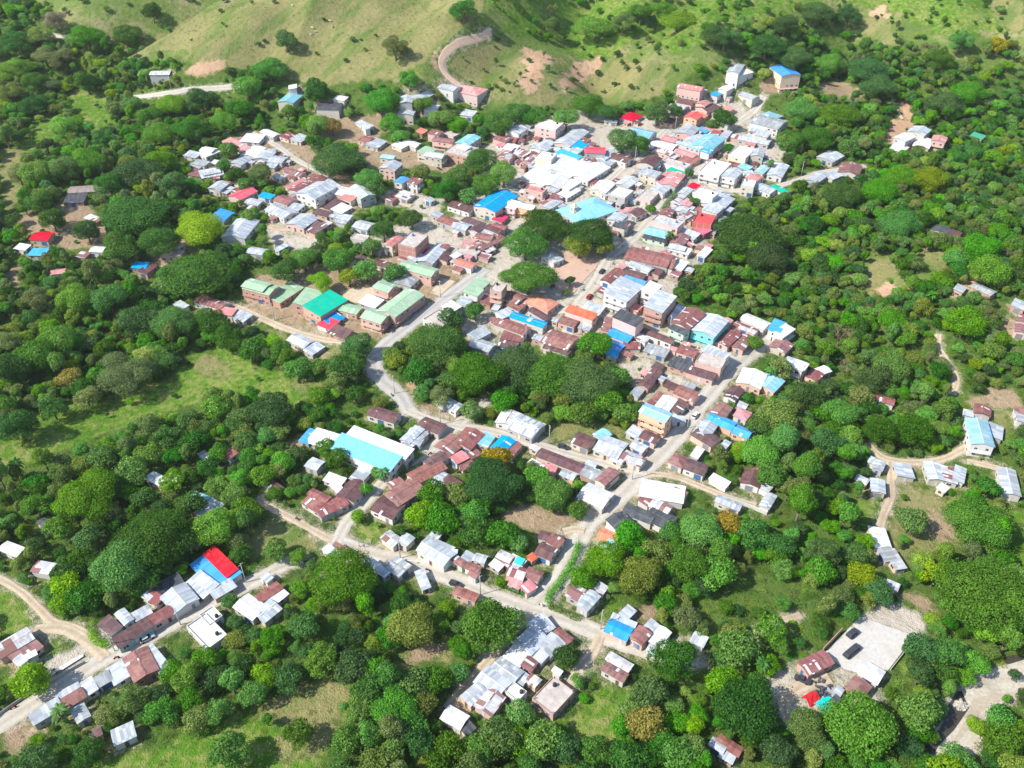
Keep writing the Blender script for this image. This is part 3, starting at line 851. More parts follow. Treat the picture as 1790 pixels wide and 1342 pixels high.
# kind: L lawn/bright grass, D dry grass, E bare earth, S pale sand/dust, F forest floor, C reddish clay, H hill pasture
GZ = [
 ('H', P("-200 -300 60 0 130 70 210 100 270 112 340 100 430 118 500 135 560 155 640 135 720 145 780 170 900 195 985 185 1060 185 1150 170 1210 130 1270 105 1280 60 1440 40 1500 80 1560 60 1620 90 1700 110 1790 130 2000 150 2000 -300")),
 ('D', P("340 90 300 105 430 120 560 150 700 135 760 100 800 60 840 20 850 0 800 -60 500 -80 400 0 330 30 230 90")),
 ('L', P("850 0 900 60 960 80 1050 110 1120 60 1180 90 1290 60 1440 0 1560 20 1640 60 1790 60 1790 -80 850 -80")),
 ('D', P("870 70 960 95 1000 110 1080 100 1180 120 1160 165 1060 185 985 185 900 190 840 175 800 130 790 90")),
 ('C', P("915 80 955 90 965 105 945 130 940 165 915 160 905 140 920 115")), ('C', P("1005 110 1055 100 1050 130 1000 150 990 175 980 140")),
 ('C', P("745 110 770 75 800 70 835 40 865 60 860 80 810 80 785 105 785 130 815 150 820 170 800 150 770 140")),
 ('C', P("310 122 345 112 385 100 395 118 370 132 330 134")), ('C', P("1500 40 1540 10 1560 30 1560 70 1530 60")),
 ('D', P("1490 30 1560 30 1570 90 1530 70")), ('D', P("1730 0 1790 0 1790 60 1750 50")),
 ('L', P("130 155 190 165 200 220 170 240 140 200 115 180")), ('L', P("60 215 100 200 100 240 60 265 30 270")), ('D', P("0 400 40 330 40 260 0 260")),
 ('L', P("-40 780 60 720 150 700 240 680 300 662 330 620 400 600 450 640 540 662 560 690 510 712 460 690 400 690 330 712 230 740 130 780 -40 840")),
 ('D', P("335 630 370 620 410 645 395 665 350 655")), ('D', P("500 655 570 670 560 700 520 690")),
 ('L', P("-40 1000 0 1015 60 1055 85 1082 40 1100 -40 1125")), ('L', P("70 1100 120 1112 100 1140 80 1135")),
 ('L', P("0 1170 70 1130 110 1130 60 1190 0 1220")),
 ('L', P("80 1342 270 1310 400 1250 480 1215 560 1175 640 1200 620 1240 590 1300 500 1400 80 1400")),
 ('D', P("440 1240 500 1205 550 1190 560 1215 620 1200 625 1225 590 1240 600 1275 560 1310 490 1342 470 1300 500 1270")),
 ('E', P("600 1190 590 1205 600 1215 590 1230")), ('D', P("545 1198 575 1185 620 1215 600 1240 560 1245 545 1225")),
 ('D', P("680 1180 695 1140 740 1115 800 1105 800 1150 740 1165 705 1195")), ('E', P("700 1170 705 1140 735 1125 780 1120 770 1150 730 1160")),
 ('D', P("430 970 450 920 500 890 575 935 540 962 480 985")), ('L', P("605 930 640 912 672 925 660 950 620 948")),
 ('L', P("985 1300 1000 1240 1060 1190 1140 1200 1090 1250 1060 1330 990 1342")), ('L', P("1020 1095 1060 1055 1115 1045 1090 1075 1060 1105")),
 ('E', P("872 900 895 882 940 880 990 900 1000 930 960 936 920 925 880 915")), ('E', P("1110 1060 1145 1050 1150 1085 1120 1090")),
 ('S', P("1120 1135 1150 1120 1215 1105 1230 1150 1215 1168 1160 1160")), ('D', P("1525 950 1540 880 1570 840 1680 870 1700 920 1700 950 1620 965 1600 985 1560 1010 1525 1000")),
 ('E', P("1620 895 1660 890 1680 930 1650 955 1620 930")), ('L', P("1740 900 1800 880 1800 1010 1770 990")), ('L', P("1490 870 1550 870 1545 915 1500 900")),
 ('H', P("1478 470 1520 440 1580 418 1660 430 1700 470 1700 520 1640 525 1580 545 1540 590 1500 610 1462 570")), ('D', P("1500 470 1560 440 1580 470 1540 500 1520 520")), ('D', P("1600 440 1660 445 1650 475 1610 480")), ('C', P("1530 505 1560 490 1575 500 1545 520")), ('C', P("1680 470 1720 470 1710 500 1680 510")),
 ('C', P("1545 230 1565 205 1580 170 1600 210 1600 240 1570 260 1550 250")), ('E', P("1740 560 1790 550 1790 590 1750 590")), ('D', P("1690 690 1790 690 1790 760 1700 740")),
 ('E', P("1690 700 1740 680 1780 690 1780 710 1720 720")), ('E', P("1420 150 1470 140 1510 160 1510 175 1440 160")), ('E', P("1330 145 1365 130 1375 160 1330 170")),
 ('S', P("1330 1215 1360 1170 1400 1150 1440 1140 1520 1190 1560 1170 1540 1230 1440 1242 1370 1245")),
 ('S', P("1500 1085 1540 1050 1628 1080 1600 1118")), ('E', P("1560 1040 1600 1030 1640 1060 1620 1075")), ('L', P("1560 1170 1600 1120 1620 1120 1600 1160 1580 1190")),
 ('D', P("940 750 985 735 1040 728 1115 765 1060 790 1010 780 960 775")), ('C', P("595 690 620 680 640 690 625 705")),
 ('C', P("700 670 730 655 740 690 715 705")), ('D', P("445 560 510 590 600 592 590 640 500 620")),
 ('S', P("460 400 490 385 560 395 560 440 520 440 470 420")), ('S', P("560 300 640 320 780 350 760 380 700 365 620 345")),
 ('E', P("30 380 130 350 180 380 200 430 130 440 60 420")), ('E', P("250 440 340 400 350 440 280 470")), ('E', P("10 480 40 450 30 520")),
 ('E', P("530 215 620 205 700 190 720 210 640 250 560 240")), ('E', P("600 235 700 250 780 270 860 250 840 290 760 300 640 290")),
 ('E', P("430 225 520 240 600 300 660 350 600 380 540 340 430 300 400 240")), ('E', P("500 770 540 750 520 790 470 790")),
 ('E', P("1330 400 1310 440 1260 440 1290 400")), ('E', P("715 715 760 700 800 730 740 740")),
 ('S', P("860 230 1000 190 1120 205 1200 175 1250 160 1330 195 1390 250 1330 320 1280 340 1240 430 1190 490 1180 540 1270 560 1390 580 1300 640 1220 700 1160 790 1110 780 1120 690 1060 620 1010 600 940 600 830 600 800 590 840 490 770 450 640 440 660 400 800 370 840 300")),
 ('E', P("420 490 520 470 740 440 860 460 820 500 700 590 640 595 600 600 430 560")),
 ('E', P("960 930 1000 880 1090 870 1040 930 1000 940")), ('S', P("100 1140 140 1130 150 1160 100 1185 80 1165")), ('E', P("0 1310 0 1290 40 1250 60 1290 20 1320")),
]
KEY = {'L': 0, 'D': 1, 'E': 2, 'S': 3, 'F': 4, 'C': 5, 'H': 6}
# roads: name, half width in metres, surface, points
ROADS = [
 ('street', 3.6, 'c', P("925 1072 938 1056 962 1030 985 1000 1003 962 1022 928 1050 893 1090 862 1125 822 1155 795 1190 755 1228 705 1262 665 1300 628 1335 600 1362 582")),
 ('street', 3.2, 'c', P("575 945 605 950 650 968 720 985 790 1012 862 1042 930 1066 1000 1088 1060 1112 1120 1133 1175 1148 1215 1155")),
 ('street', 3.0, 'c', P("-60 1300 0 1266 60 1228 130 1182 200 1142 260 1112 330 1074 400 1038 470 1002 525 975")),
 ('street', 3.6, 'p', P("718 722 700 692 672 668 655 645 657 622 675 600 720 566 770 527 815 493 850 470")),
 ('street', 2.6, 'c', P("588 948 605 915 640 876 690 822 745 790 800 742 850 700")),
 ('street', 2.4, 'c', P("710 716 750 732 800 746 852 752 905 768 960 783 1020 800 1075 815 1125 824")),
 ('street', 3.0, 'c', P("985 600 1000 560 1012 530 1040 494 1065 452 1105 418 1150 368 1190 322 1222 290 1250 252 1288 216 1320 190 1335 168")),
 ('street', 2.6, 'c', P("1040 342 1062 318 1090 292 1130 262 1155 236 1180 214 1215 185")),
 ('street', 2.2, 'c', P("1012 530 1060 552 1110 567 1170 588 1230 608 1295 632")), ('street', 2.2, 'c', P("860 625 890 600 925 570 960 548 1000 540")),
 ('street', 2.2, 'c', P("1215 300 1255 330 1300 332 1345 328 1390 316 1440 300 1512 290")), ('street', 2.2, 'c', P("440 232 480 252 520 280 565 303 590 330")),
 ('dirt_track', 1.9, 'd', P("395 528 440 548 500 574 560 592 600 598")), ('dirt_track', 1.6, 'd', P("452 872 480 890 515 908 550 928 580 944")),
 ('dirt_track', 1.5, 'd', P("-40 1000 0 1012 40 1036 70 1065 95 1088 140 1102 175 1135")), ('dirt_track', 2.2, 'd', P("60 1100 110 1098 150 1118 185 1150")),
 ('dirt_track', 2.0, 'd', P("922 1072 900 1100 872 1130 840 1170 805 1210 785 1240")), ('dirt_track', 1.9, 'd', P("1050 1112 1036 1140 1012 1170 1000 1200 990 1215")),
 ('dirt_track', 1.6, 'd', P("1130 828 1175 832 1220 848 1270 868 1322 884")), ('dirt_track', 1.6, 'd', P("1640 585 1640 605 1655 632 1672 662 1664 690")),
 ('dirt_track', 1.9, 'd', P("1515 775 1540 798 1570 806 1610 808 1650 802 1690 782")), ('dirt_track', 1.6, 'd', P("1556 808 1558 840 1558 870 1545 900 1538 922")),
 ('dirt_track', 1.6, 'd', P("1690 806 1720 812 1760 822")), ('clay_track', 1.9, 'y', P("858 55 830 68 800 76 775 98 772 118 785 135 805 150 830 166")),
 ('clay_track', 1.0, 'y', P("1556 172 1566 188 1578 208")), ('street', 1.8, 'c', P("225 170 262 167 300 162 340 156 420 150")), ('street', 1.6, 'c', P("74 56 100 63 135 66")),
 ('dirt_track', 2.2, 'd', P("1380 1262 1370 1230 1400 1200 1450 1185")), ('dirt_track', 1.4, 'd', P("1300 1140 1330 1100 1400 1075")),
 ('dirt_track', 1.6, 'd', P("560 1010 600 985 640 962")), ('dirt_track', 2.0, 'd', P("470 395 510 400 545 375 600 350 660 345 720 360")),
 ('dirt_track', 1.6, 'd', P("985 930 1005 925 1022 928")), ('street', 2.0, 'c', P("1225 290 1180 300 1140 335 1110 380 1070 400")),
]
def smoothline(pts, step=2.0):
    """Catmull-Rom through world points, resampled"""
    out = []
    n = len(pts)
    for i in range(n - 1):
        p0, p1, p2, p3 = pts[max(0, i - 1)], pts[i], pts[i + 1], pts[min(n - 1, i + 2)]
        k = max(1, int((p2 - p1).length / step))
        for j in range(k):
            t = j / k; out.append(0.5 * ((2 * p1) + (p2 - p0) * t + (2 * p0 - 5 * p1 + 4 * p2 - p3) * t * t + (3 * p1 - p0 - 3 * p2 + p3) * t ** 3))
    out.append(pts[-1]); return out
ROADW = []
for nm, hw_, sf, pts in ROADS:
    wp = [hit(x, y) for x, y in pts]; ROADW.append((nm, hw_, sf, smoothline([Vector((p.x, p.y)) for p in wp])))
rp = np.array([(p.x, p.y, r[1]) for r in ROADW for p in r[3]])
def road_dist(x, y):
    x = np.asarray(x, float); y = np.asarray(y, float); out = np.full(x.shape, 99.0)
    for i in range(0, len(rp), 40):
        c = rp[i:i + 40]; bx0, bx1, by0, by1 = c[:, 0].min() - 12, c[:, 0].max() + 12, c[:, 1].min() - 12, c[:, 1].max() + 12
        m = (x > bx0) & (x < bx1) & (y > by0) & (y < by1)
        if m.any():
            d = np.sqrt((x[m][:, None] - c[:, 0]) ** 2 + (y[m][:, None] - c[:, 1]) ** 2) - c[:, 2]; out[m] = np.minimum(out[m], d.min(1))
    return out
# ------------------------------------------------------------------ ground sheet
def axis(a, b, step, far, g=1.25):
    mid = list(np.arange(a, b + step * 0.5, step)); lo, hi = [], []; s = step * 2; v = a
    while v > -far: v -= s; s *= g; lo.append(v)
    s = step * 2; v = b
    while v < far: v += s; s *= g; hi.append(v)
    return np.array(lo[::-1] + mid + hi)
gx = axis(-380, 380, 1.7, 6000); gy = axis(88, 700, 1.7, 6000)
GX, GY = np.meshgrid(gx, gy); gX, gY = GX.ravel(), GY.ravel()
# river bed bottom right is cut into the ground
RIVER = P("1662 1205 1700 1178 1745 1165 1800 1148 1900 1130 1900 1205 1800 1218 1762 1228 1734 1252 1716 1300 1696 1338 1600 1345 1600 1400 1580 1400 1606 1320 1640 1270 1648 1235")
WATER = P("1604 1420 1600 1342 1616 1300 1644 1272 1652 1236 1672 1208 1694 1200 1702 1228 1694 1260 1668 1296 1648 1318 1630 1342 1638 1400")
WATER2 = P("1745 1150 1800 1135 1860 1130 1860 1150 1800 1158 1762 1160")
gZ = gz(gX, gY)
ppx, ppy, pdep = proj(gX, gY, gZ)
nzv = np.array([mnoise.noise(Vector((a * 0.16, b * 0.16, 0.3))) + 0.5 * mnoise.noise(Vector((a * 0.4, b * 0.4, 4.3))) for a, b in zip(gX, gY)]) if True else 0
jx = ppx + nzv * 14; jy = ppy + np.roll(nzv, 977) * 9
Wt = np.zeros((7, len(gX)))
Wt[4] = 1.0
for k, poly in GZ:
    m = inpoly(jx, jy, poly) & (pdep > 30); Wt[:, m] = 0; Wt[KEY[k], m] = 1
far = (gY > 720) | (np.abs(gX) > 420); Wt[:, far] = 0; Wt[6, far] = 1
for v in (inpoly(jx, jy, RIVER) & (gY < 190),): Wt[:, v] = 0; Wt[3, v] = 1; riv = v
rd = road_dist(gX, gY)
sh = np.clip(1 - (rd - 0.3 - 0.8 * nzv) / 1.6, 0, 1)
Wt = Wt * (1 - sh); Wt[3] += sh * 0.55; Wt[2] += sh * 0.45
# ------------------------------------------------------------------ houses
FLOORH = {1: 2.9, 2: 5.5, 3: 8.1}
def on_plane(px, py, z):
    d = ray(px, py); t = (z - CAMZ) / d[2]; return Vector((d[0] * t, d[1] * t))
class H: pass
HS = []
for li, ln in enumerate(HOUSES.strip().split('\n')):
    p = ln.split(); q = [float(a) for a in p[:6]]; code = p[6]; h = H(); h.i = li; h.col, h.typ, h.fl, h.wc = code[0], code[1], int(code[2]), code[3]
    cpx, cpy = (q[0] + q[4]) / 2, (q[1] + q[5]) / 2; h.px = (cpx, cpy)
    Hh = FLOORH[h.fl] + (0.0 if h.typ != 's' or h.fl > 1 else -0.3); g = hit(cpx, cpy, Hh); ze = g.z
    a, b, c = (on_plane(q[k], q[k + 1], ze) for k in (0, 2, 4)); d = a + c - b
    u = b - a; v = c - b
    if u.length < v.length * 0.999: e, o = v, u
    else: e, o = u, v
    L, W = e.length, o.length; an = math.atan2(e.y, e.x)
    # square the plan up: turn the long axis half way towards the perpendicular of the short one
    pn = math.atan2(-o.x, o.y)
    df = (pn - an + math.pi / 2) % math.pi - math.pi / 2; wgt = 0.5 if L < 1.6 * W else 0.3
    an += df * wgt; W *= abs(math.cos(df)) ** 0.35
    h.c = (a + c) / 2; h.L, h.W = max(2.0, L + 0.7), max(1.9, W + 0.7); h.an = (an + math.pi / 2) % math.pi - math.pi / 2
    h.ze = ze; h.H = Hh
    if h.col == 'W' and inpoly(np.array([cpx]), np.array([cpy]), P('905 285 960 262 1075 285 1040 345 980 350 900 325'))[0]: h.L += 1.6; h.W += 1.8
    h.area = h.L * h.W; h.kids = []; h.par = None; h.axb = (b - a); HS.append(h)
def local(h, x, y):
    dx, dy = x - h.c.x, y - h.c.y; ca, sa = math.cos(h.an), math.sin(h.an); return dx * ca + dy * sa, -dx * sa + dy * ca
def inside(h, x, y, m=0.0):
    lx, ly = local(h, x, y); return abs(lx) < h.L / 2 + m and abs(ly) < h.W / 2 + m
def cover(s, b):
    """share of s that lies within b"""
    k = 0; ca, sa = math.cos(s.an), math.sin(s.an)
    for i in range(5):
        for j in range(5):
            lx, ly = (i / 4 - 0.5) * s.L * 0.92, (j / 4 - 0.5) * s.W * 0.92
            if inside(b, s.c.x + lx * ca - ly * sa, s.c.y + lx * sa + ly * ca): k += 1
    return k / 25
drop = set(); HS.sort(key=lambda h: -h.area)
for i, s in enumerate(HS):
    for b in HS[:i]:
        if b.i in drop or (s.c - b.c).length > (s.L + b.L) / 2: continue
        cv = cover(s, b)
        near = abs(s.i - b.i) < 60
        if cv > 0.55 and (not near) and abs(s.fl - b.fl) < 2: drop.add(s.i); break
        if cv > 0.5 and near: s.onb = b; s.H += 0.75; s.ze += 0.75; s.c = s.c * ((CAMZ - s.ze) / (CAMZ - s.ze + 0.75)); break
HS = [h for h in HS if h.i not in drop]
# lean-tos and small roofs belong to the house they are built against
mains = [h for h in HS if not (h.typ == 's' and h.fl == 1 and h.area < 95)]
for s in HS:
    if s in mains: continue
    best, bd = None, 1e9
    for b in mains:
        if (s.c - b.c).length > (s.L + b.L) / 2 + 3: continue
        lx, ly = local(b, s.c.x, s.c.y); gap = max(abs(lx) - b.L / 2, abs(ly) - b.W / 2) - s.W / 2
        if gap < 1.4 and gap < bd: best, bd = b, gap
    if best is not None and len(best.kids) < 4: best.kids.append(s); s.par = best
# back-yard roofs fill the blocks of the town core, each built against its house
CORE = P("880 235 990 200 1110 215 1170 180 1230 150 1330 190 1360 300 1300 340 1240 430 1190 490 1185 540 1280 560 1380 590 1300 625 1230 690 1180 770 1110 800 1085 640 1000 600 820 600 850 500 960 530 1040 450 900 360 860 330 870 280")
CORE2 = P("345 300 430 235 520 260 640 320 600 400 470 400 400 340"); CORE3 = P("690 420 830 390 880 410 850 470 760 470 680 450"); CORE4 = P("640 870 860 730 1110 820 1060 870 900 790 760 830 650 910")
rf = random.Random(99); extra_roofs = []
for hh in list(mains):
    for tr in range(9):
        if len(hh.kids) > 7: break
        L, W = rf.uniform(3.0, 6.5), rf.uniform(2.6, 4.5); side = rf.choice((0, 1, 2, 3)); lx, ly = ((rf.uniform(-.4, .4) * hh.L, (hh.W / 2 + W / 2 - .1) * (1 if side == 0 else -1)) if side < 2 else ((hh.L / 2 + L / 2 - .1) * (1 if side == 2 else -1), rf.uniform(-.3, .3) * hh.W))
        x = hh.c.x + lx * math.cos(hh.an) - ly * math.sin(hh.an); y = hh.c.y + lx * math.sin(hh.an) + ly * math.cos(hh.an); gzz = gzf(x, y)
        qx_, qy_, _ = proj(x, y, gzz + 2); qa = (np.array([float(qx_)]), np.array([float(qy_)]))
        if not (inpoly(*qa, CORE)[0] or inpoly(*qa, CORE2)[0] or inpoly(*qa, CORE3)[0] or inpoly(*qa, CORE4)[0]): continue
        if inpoly(*qa, P("958 510 960 470 985 430 1060 425 1060 455 1012 520"))[0]: continue
        n = H(); n.i = 1000 + len(extra_roofs); n.c = Vector((x, y)); n.L, n.W, n.an = L, W, hh.an; n.H = rf.uniform(2.1, 2.7); n.ze = gzz + n.H; n.col = rf.choice('TTMLDLPGTM'); n.typ = rf.choice('sssg'); n.fl = 1; n.wc = rf.choice('wpbp'); n.px = (float(qx_), float(qy_)); n.area = L * W; n.kids = []; n.par = hh; n.axb = Vector((1, 0))
        rdm = road_dist(np.array([x, x + L * .4 * math.cos(n.an), x - L * .4 * math.cos(n.an)]), np.array([y, y + L * .4 * math.sin(n.an), y - L * .4 * math.sin(n.an)])).min()
        if rdm < W / 2 + .2: continue
        if any(cover(n, o_) > 0.08 for o_ in HS + extra_roofs if (o_.c - n.c).length < (o_.L + L) / 2 + 2): continue
        hh.kids.append(n); extra_roofs.append(n)
HS += extra_roofs; print('yard roofs', len(extra_roofs))
TOP = [h for h in HS if h.par is None]
for h in HS: h.bz = min(gzf(h.c.x + a * h.L / 2 * math.cos(h.an) - b * h.W / 2 * math.sin(h.an), h.c.y + a * h.L / 2 * math.sin(h.an) + b * h.W / 2 * math.cos(h.an)) for a in (-1, 1) for b in (-1, 1))
YARDS = [(h.c.x + t * h.L * 0.3 * math.cos(h.an), h.c.y + t * h.L * 0.3 * math.sin(h.an), h.W * 0.5 + 0.2) for h in HS for t in (-1, 0, 1)]
exec_after = None
# shared window and door meshes
def window_mesh():
    b = MB(); b.box(-0.55, 0.55, -0.03, 0.03, 0, 1.05, 0); b.box(-0.63, 0.63, -0.05, 0.01, -0.08, 0.0, 1)
    b.box(-0.63, 0.63, -0.05, 0.01, 1.05, 1.12, 1); b.box(-0.63, -0.55, -0.05, 0.01, 0.0, 1.05, 1); b.box(0.55, 0.63, -0.05, 0.01, 0.0, 1.05, 1); b.box(-0.03, 0.03, -0.045, -0.032, 0.0, 1.05, 1)
    return b.mesh('window', [M_GLASS, WALL['w'][0]])
def door_mesh(k):
    b = MB(); b.box(-0.48, 0.48, -0.05, 0.03, 0, 2.05, 0); b.box(-0.56, -0.48, -0.07, 0.01, 0, 2.13, 1); b.box(0.48, 0.56, -0.07, 0.01, 0, 2.13, 1); b.box(-0.48, 0.48, -0.07, 0.01, 2.05, 2.13, 1)
    b.box(0.34, 0.40, -0.09, -0.052, 0.95, 1.07, 1); return b.mesh('door', [M_DOOR[k], M_CONC])
def gate_mesh(k):
    b = MB(); b.box(-1.25, 1.25, -0.05, 0.03, 0, 2.25, 0)
    for i in range(9): b.box(-1.25, 1.25, -0.07, -0.052, 0.12 + i * 0.24, 0.16 + i * 0.24, 0)
    b.box(-1.35, -1.25, -0.08, 0.01, 0, 2.35, 1); b.box(1.25, 1.35, -0.08, 0.01, 0, 2.35, 1); b.box(-1.25, 1.25, -0.08, 0.01, 2.25, 2.35, 1); return b.mesh('shutter_door', [M_DOOR[k], M_CONC])
WIN = window_mesh(); DOORS = [door_mesh(k) for k in range(4)]; GATES = [gate_mesh(k) for k in (1, 2)]
def roof_parts(h, rnd):
    """local frame: x along the long side; returns roof mesh builder, gable top function for the walls, extra parts"""
    L, W = h.L / 2, h.W / 2; b = MB(); extra = []; z = h.ze - h.bz; th = 0.09
    uphill = -1 if math.cos(h.an) < 0 else 1
    if h.typ == 'h':
        r = min(W, L) * math.tan(R(18 if h.col != 'R' else 24)); x = max(0.0, L - W); z0 = z; zr = z + r
        A, B, C, D = (-L, -W, z0), (L, -W, z0), (L, W, z0), (-L, W, z0); E, F = (-x, 0, zr), (x, 0, zr)
        if x > 0.2:
            b.slab([A, B, F, E], th); b.slab([C, D, E, F], th); b.slab([B, C, F], th); b.slab([D, A, E], th)
        else:
            E = (0, 0, zr)
            for p, q2 in ((A, B), (B, C), (C, D), (D, A)): b.slab([p, q2, E], th)
        return b, (lambda y: 0.0), extra
    if h.typ == 'g':
        r = W * math.tan(R(rnd.uniform(10, 15))); b.slab([(-L, -W, z), (L, -W, z), (L, 0, z + r), (-L, 0, z + r)], th); b.slab([(L, W, z), (-L, W, z), (-L, 0, z + r), (L, 0, z + r)], th)
        if h.area > 40:
            c = MB(); c.slab([(-L - .03, -0.22, z + r - 0.22 * r / W + .05), (L + .03, -0.22, z + r - 0.22 * r / W + .05), (L + .03, 0, z + r + .05), (-L - .03, 0, z + r + .05)], 0.03)
            c.slab([(L + .03, 0.22, z + r - 0.22 * r / W + .05), (-L - .03, 0.22, z + r - 0.22 * r / W + .05), (-L - .03, 0, z + r + .05), (L + .03, 0, z + r + .05)], 0.03); extra.append(('ridge_cap', c))
        return b, (lambda y: max(0.0, (1 - abs(y) / W) * r)), extra
    if h.typ == 's':
        r = W * 2 * math.tan(R(rnd.uniform(4, 8))); sg = 1 if math.sin(h.an) * 0 + math.cos(h.an) > 0 else -1
        b.slab([(-L, -W, z - r / 2 * sg), (L, -W, z - r / 2 * sg), (L, W, z + r / 2 * sg), (-L, W, z + r / 2 * sg)], th)
        return b, (lambda y: r / 2 * sg * y / W), extra
    if h.typ == 'X':
        b.slab([(-L, -W, z), (L, -W, z), (L, W, z + 0.9), (-L, W, z + 0.9)], th); return b, (lambda y: 0.45 + 0.45 * y / W), extra
    # flat slab with parapet
    b.box(-L + .01, L - .01, -W + .01, W - .01, z - 0.22, z)
    c = MB(); ph = 0.5 if h.typ == 'f' else 0.35
    for (x0, x1, y0, y1) in ((-L, L, -W, -W + .16), (-L, L, W - .16, W), (-L, -L + .16, -W + .16, W - .16), (L - .16, L, -W + .16, W - .16)): c.box(x0, x1, y0, y1, z + 0.002, z + ph)
    extra.append(('parapet', c))
    if h.typ == 'c':
        nx_ = max(2, int(h.L / 3.5)); ny_ = max(2, int(h.W / 3.5))
        for i in range(nx_):
            for j in range(ny_):
                x = -L + .4 + (2 * L - .8) * i / (nx_ - 1); y = -W + .4 + (2 * W - .8) * j / (ny_ - 1); d = MB(); d.box(x - .12, x + .12, y - .12, y + .12, z + .002, z + 0.9 + 0.3 * rnd.random()); extra.append(('column_stub', d))
    return b, (lambda y: 0.0), extra
def wall_mesh(h, gab, annex=False):
    b = MB(); ov = 0.35 if h.typ not in 'fc' else 0.0; L, W = h.L / 2 - ov, h.W / 2 - ov; z = h.ze - h.bz - (0.12 if h.typ not in 'fc' else 0.225); z0 = -0.8
    L, W = max(L, .5), max(W, .45)
    if h.typ in 'gsX':
        ys = [-W, 0, W]
        for sx, flip in ((L, False), (-L, True)):
            pts = [(sx, -W, z0), (sx, W, z0), (sx, W, z + gab(W)), (sx, 0, z + gab(0)), (sx, -W, z + gab(-W))]
            b.poly(pts if not flip else pts[::-1])
        b.quad((-L, -W, z0), (L, -W, z0), (L, -W, z + gab(-W)), (-L, -W, z + gab(-W))); b.quad((L, W, z0), (-L, W, z0), (-L, W, z + gab(W)), (L, W, z + gab(W)))
    else: b.box(-L, L, -W, W, z0, z, bottom=False)
    return b, L, W
def blocked(h, x, y):  # inside any house
    for o in HS:
        if o is not h and (o.c.x - x) ** 2 + (o.c.y - y) ** 2 < 900 and inside(o, x, y, -0.2): return True
    return False
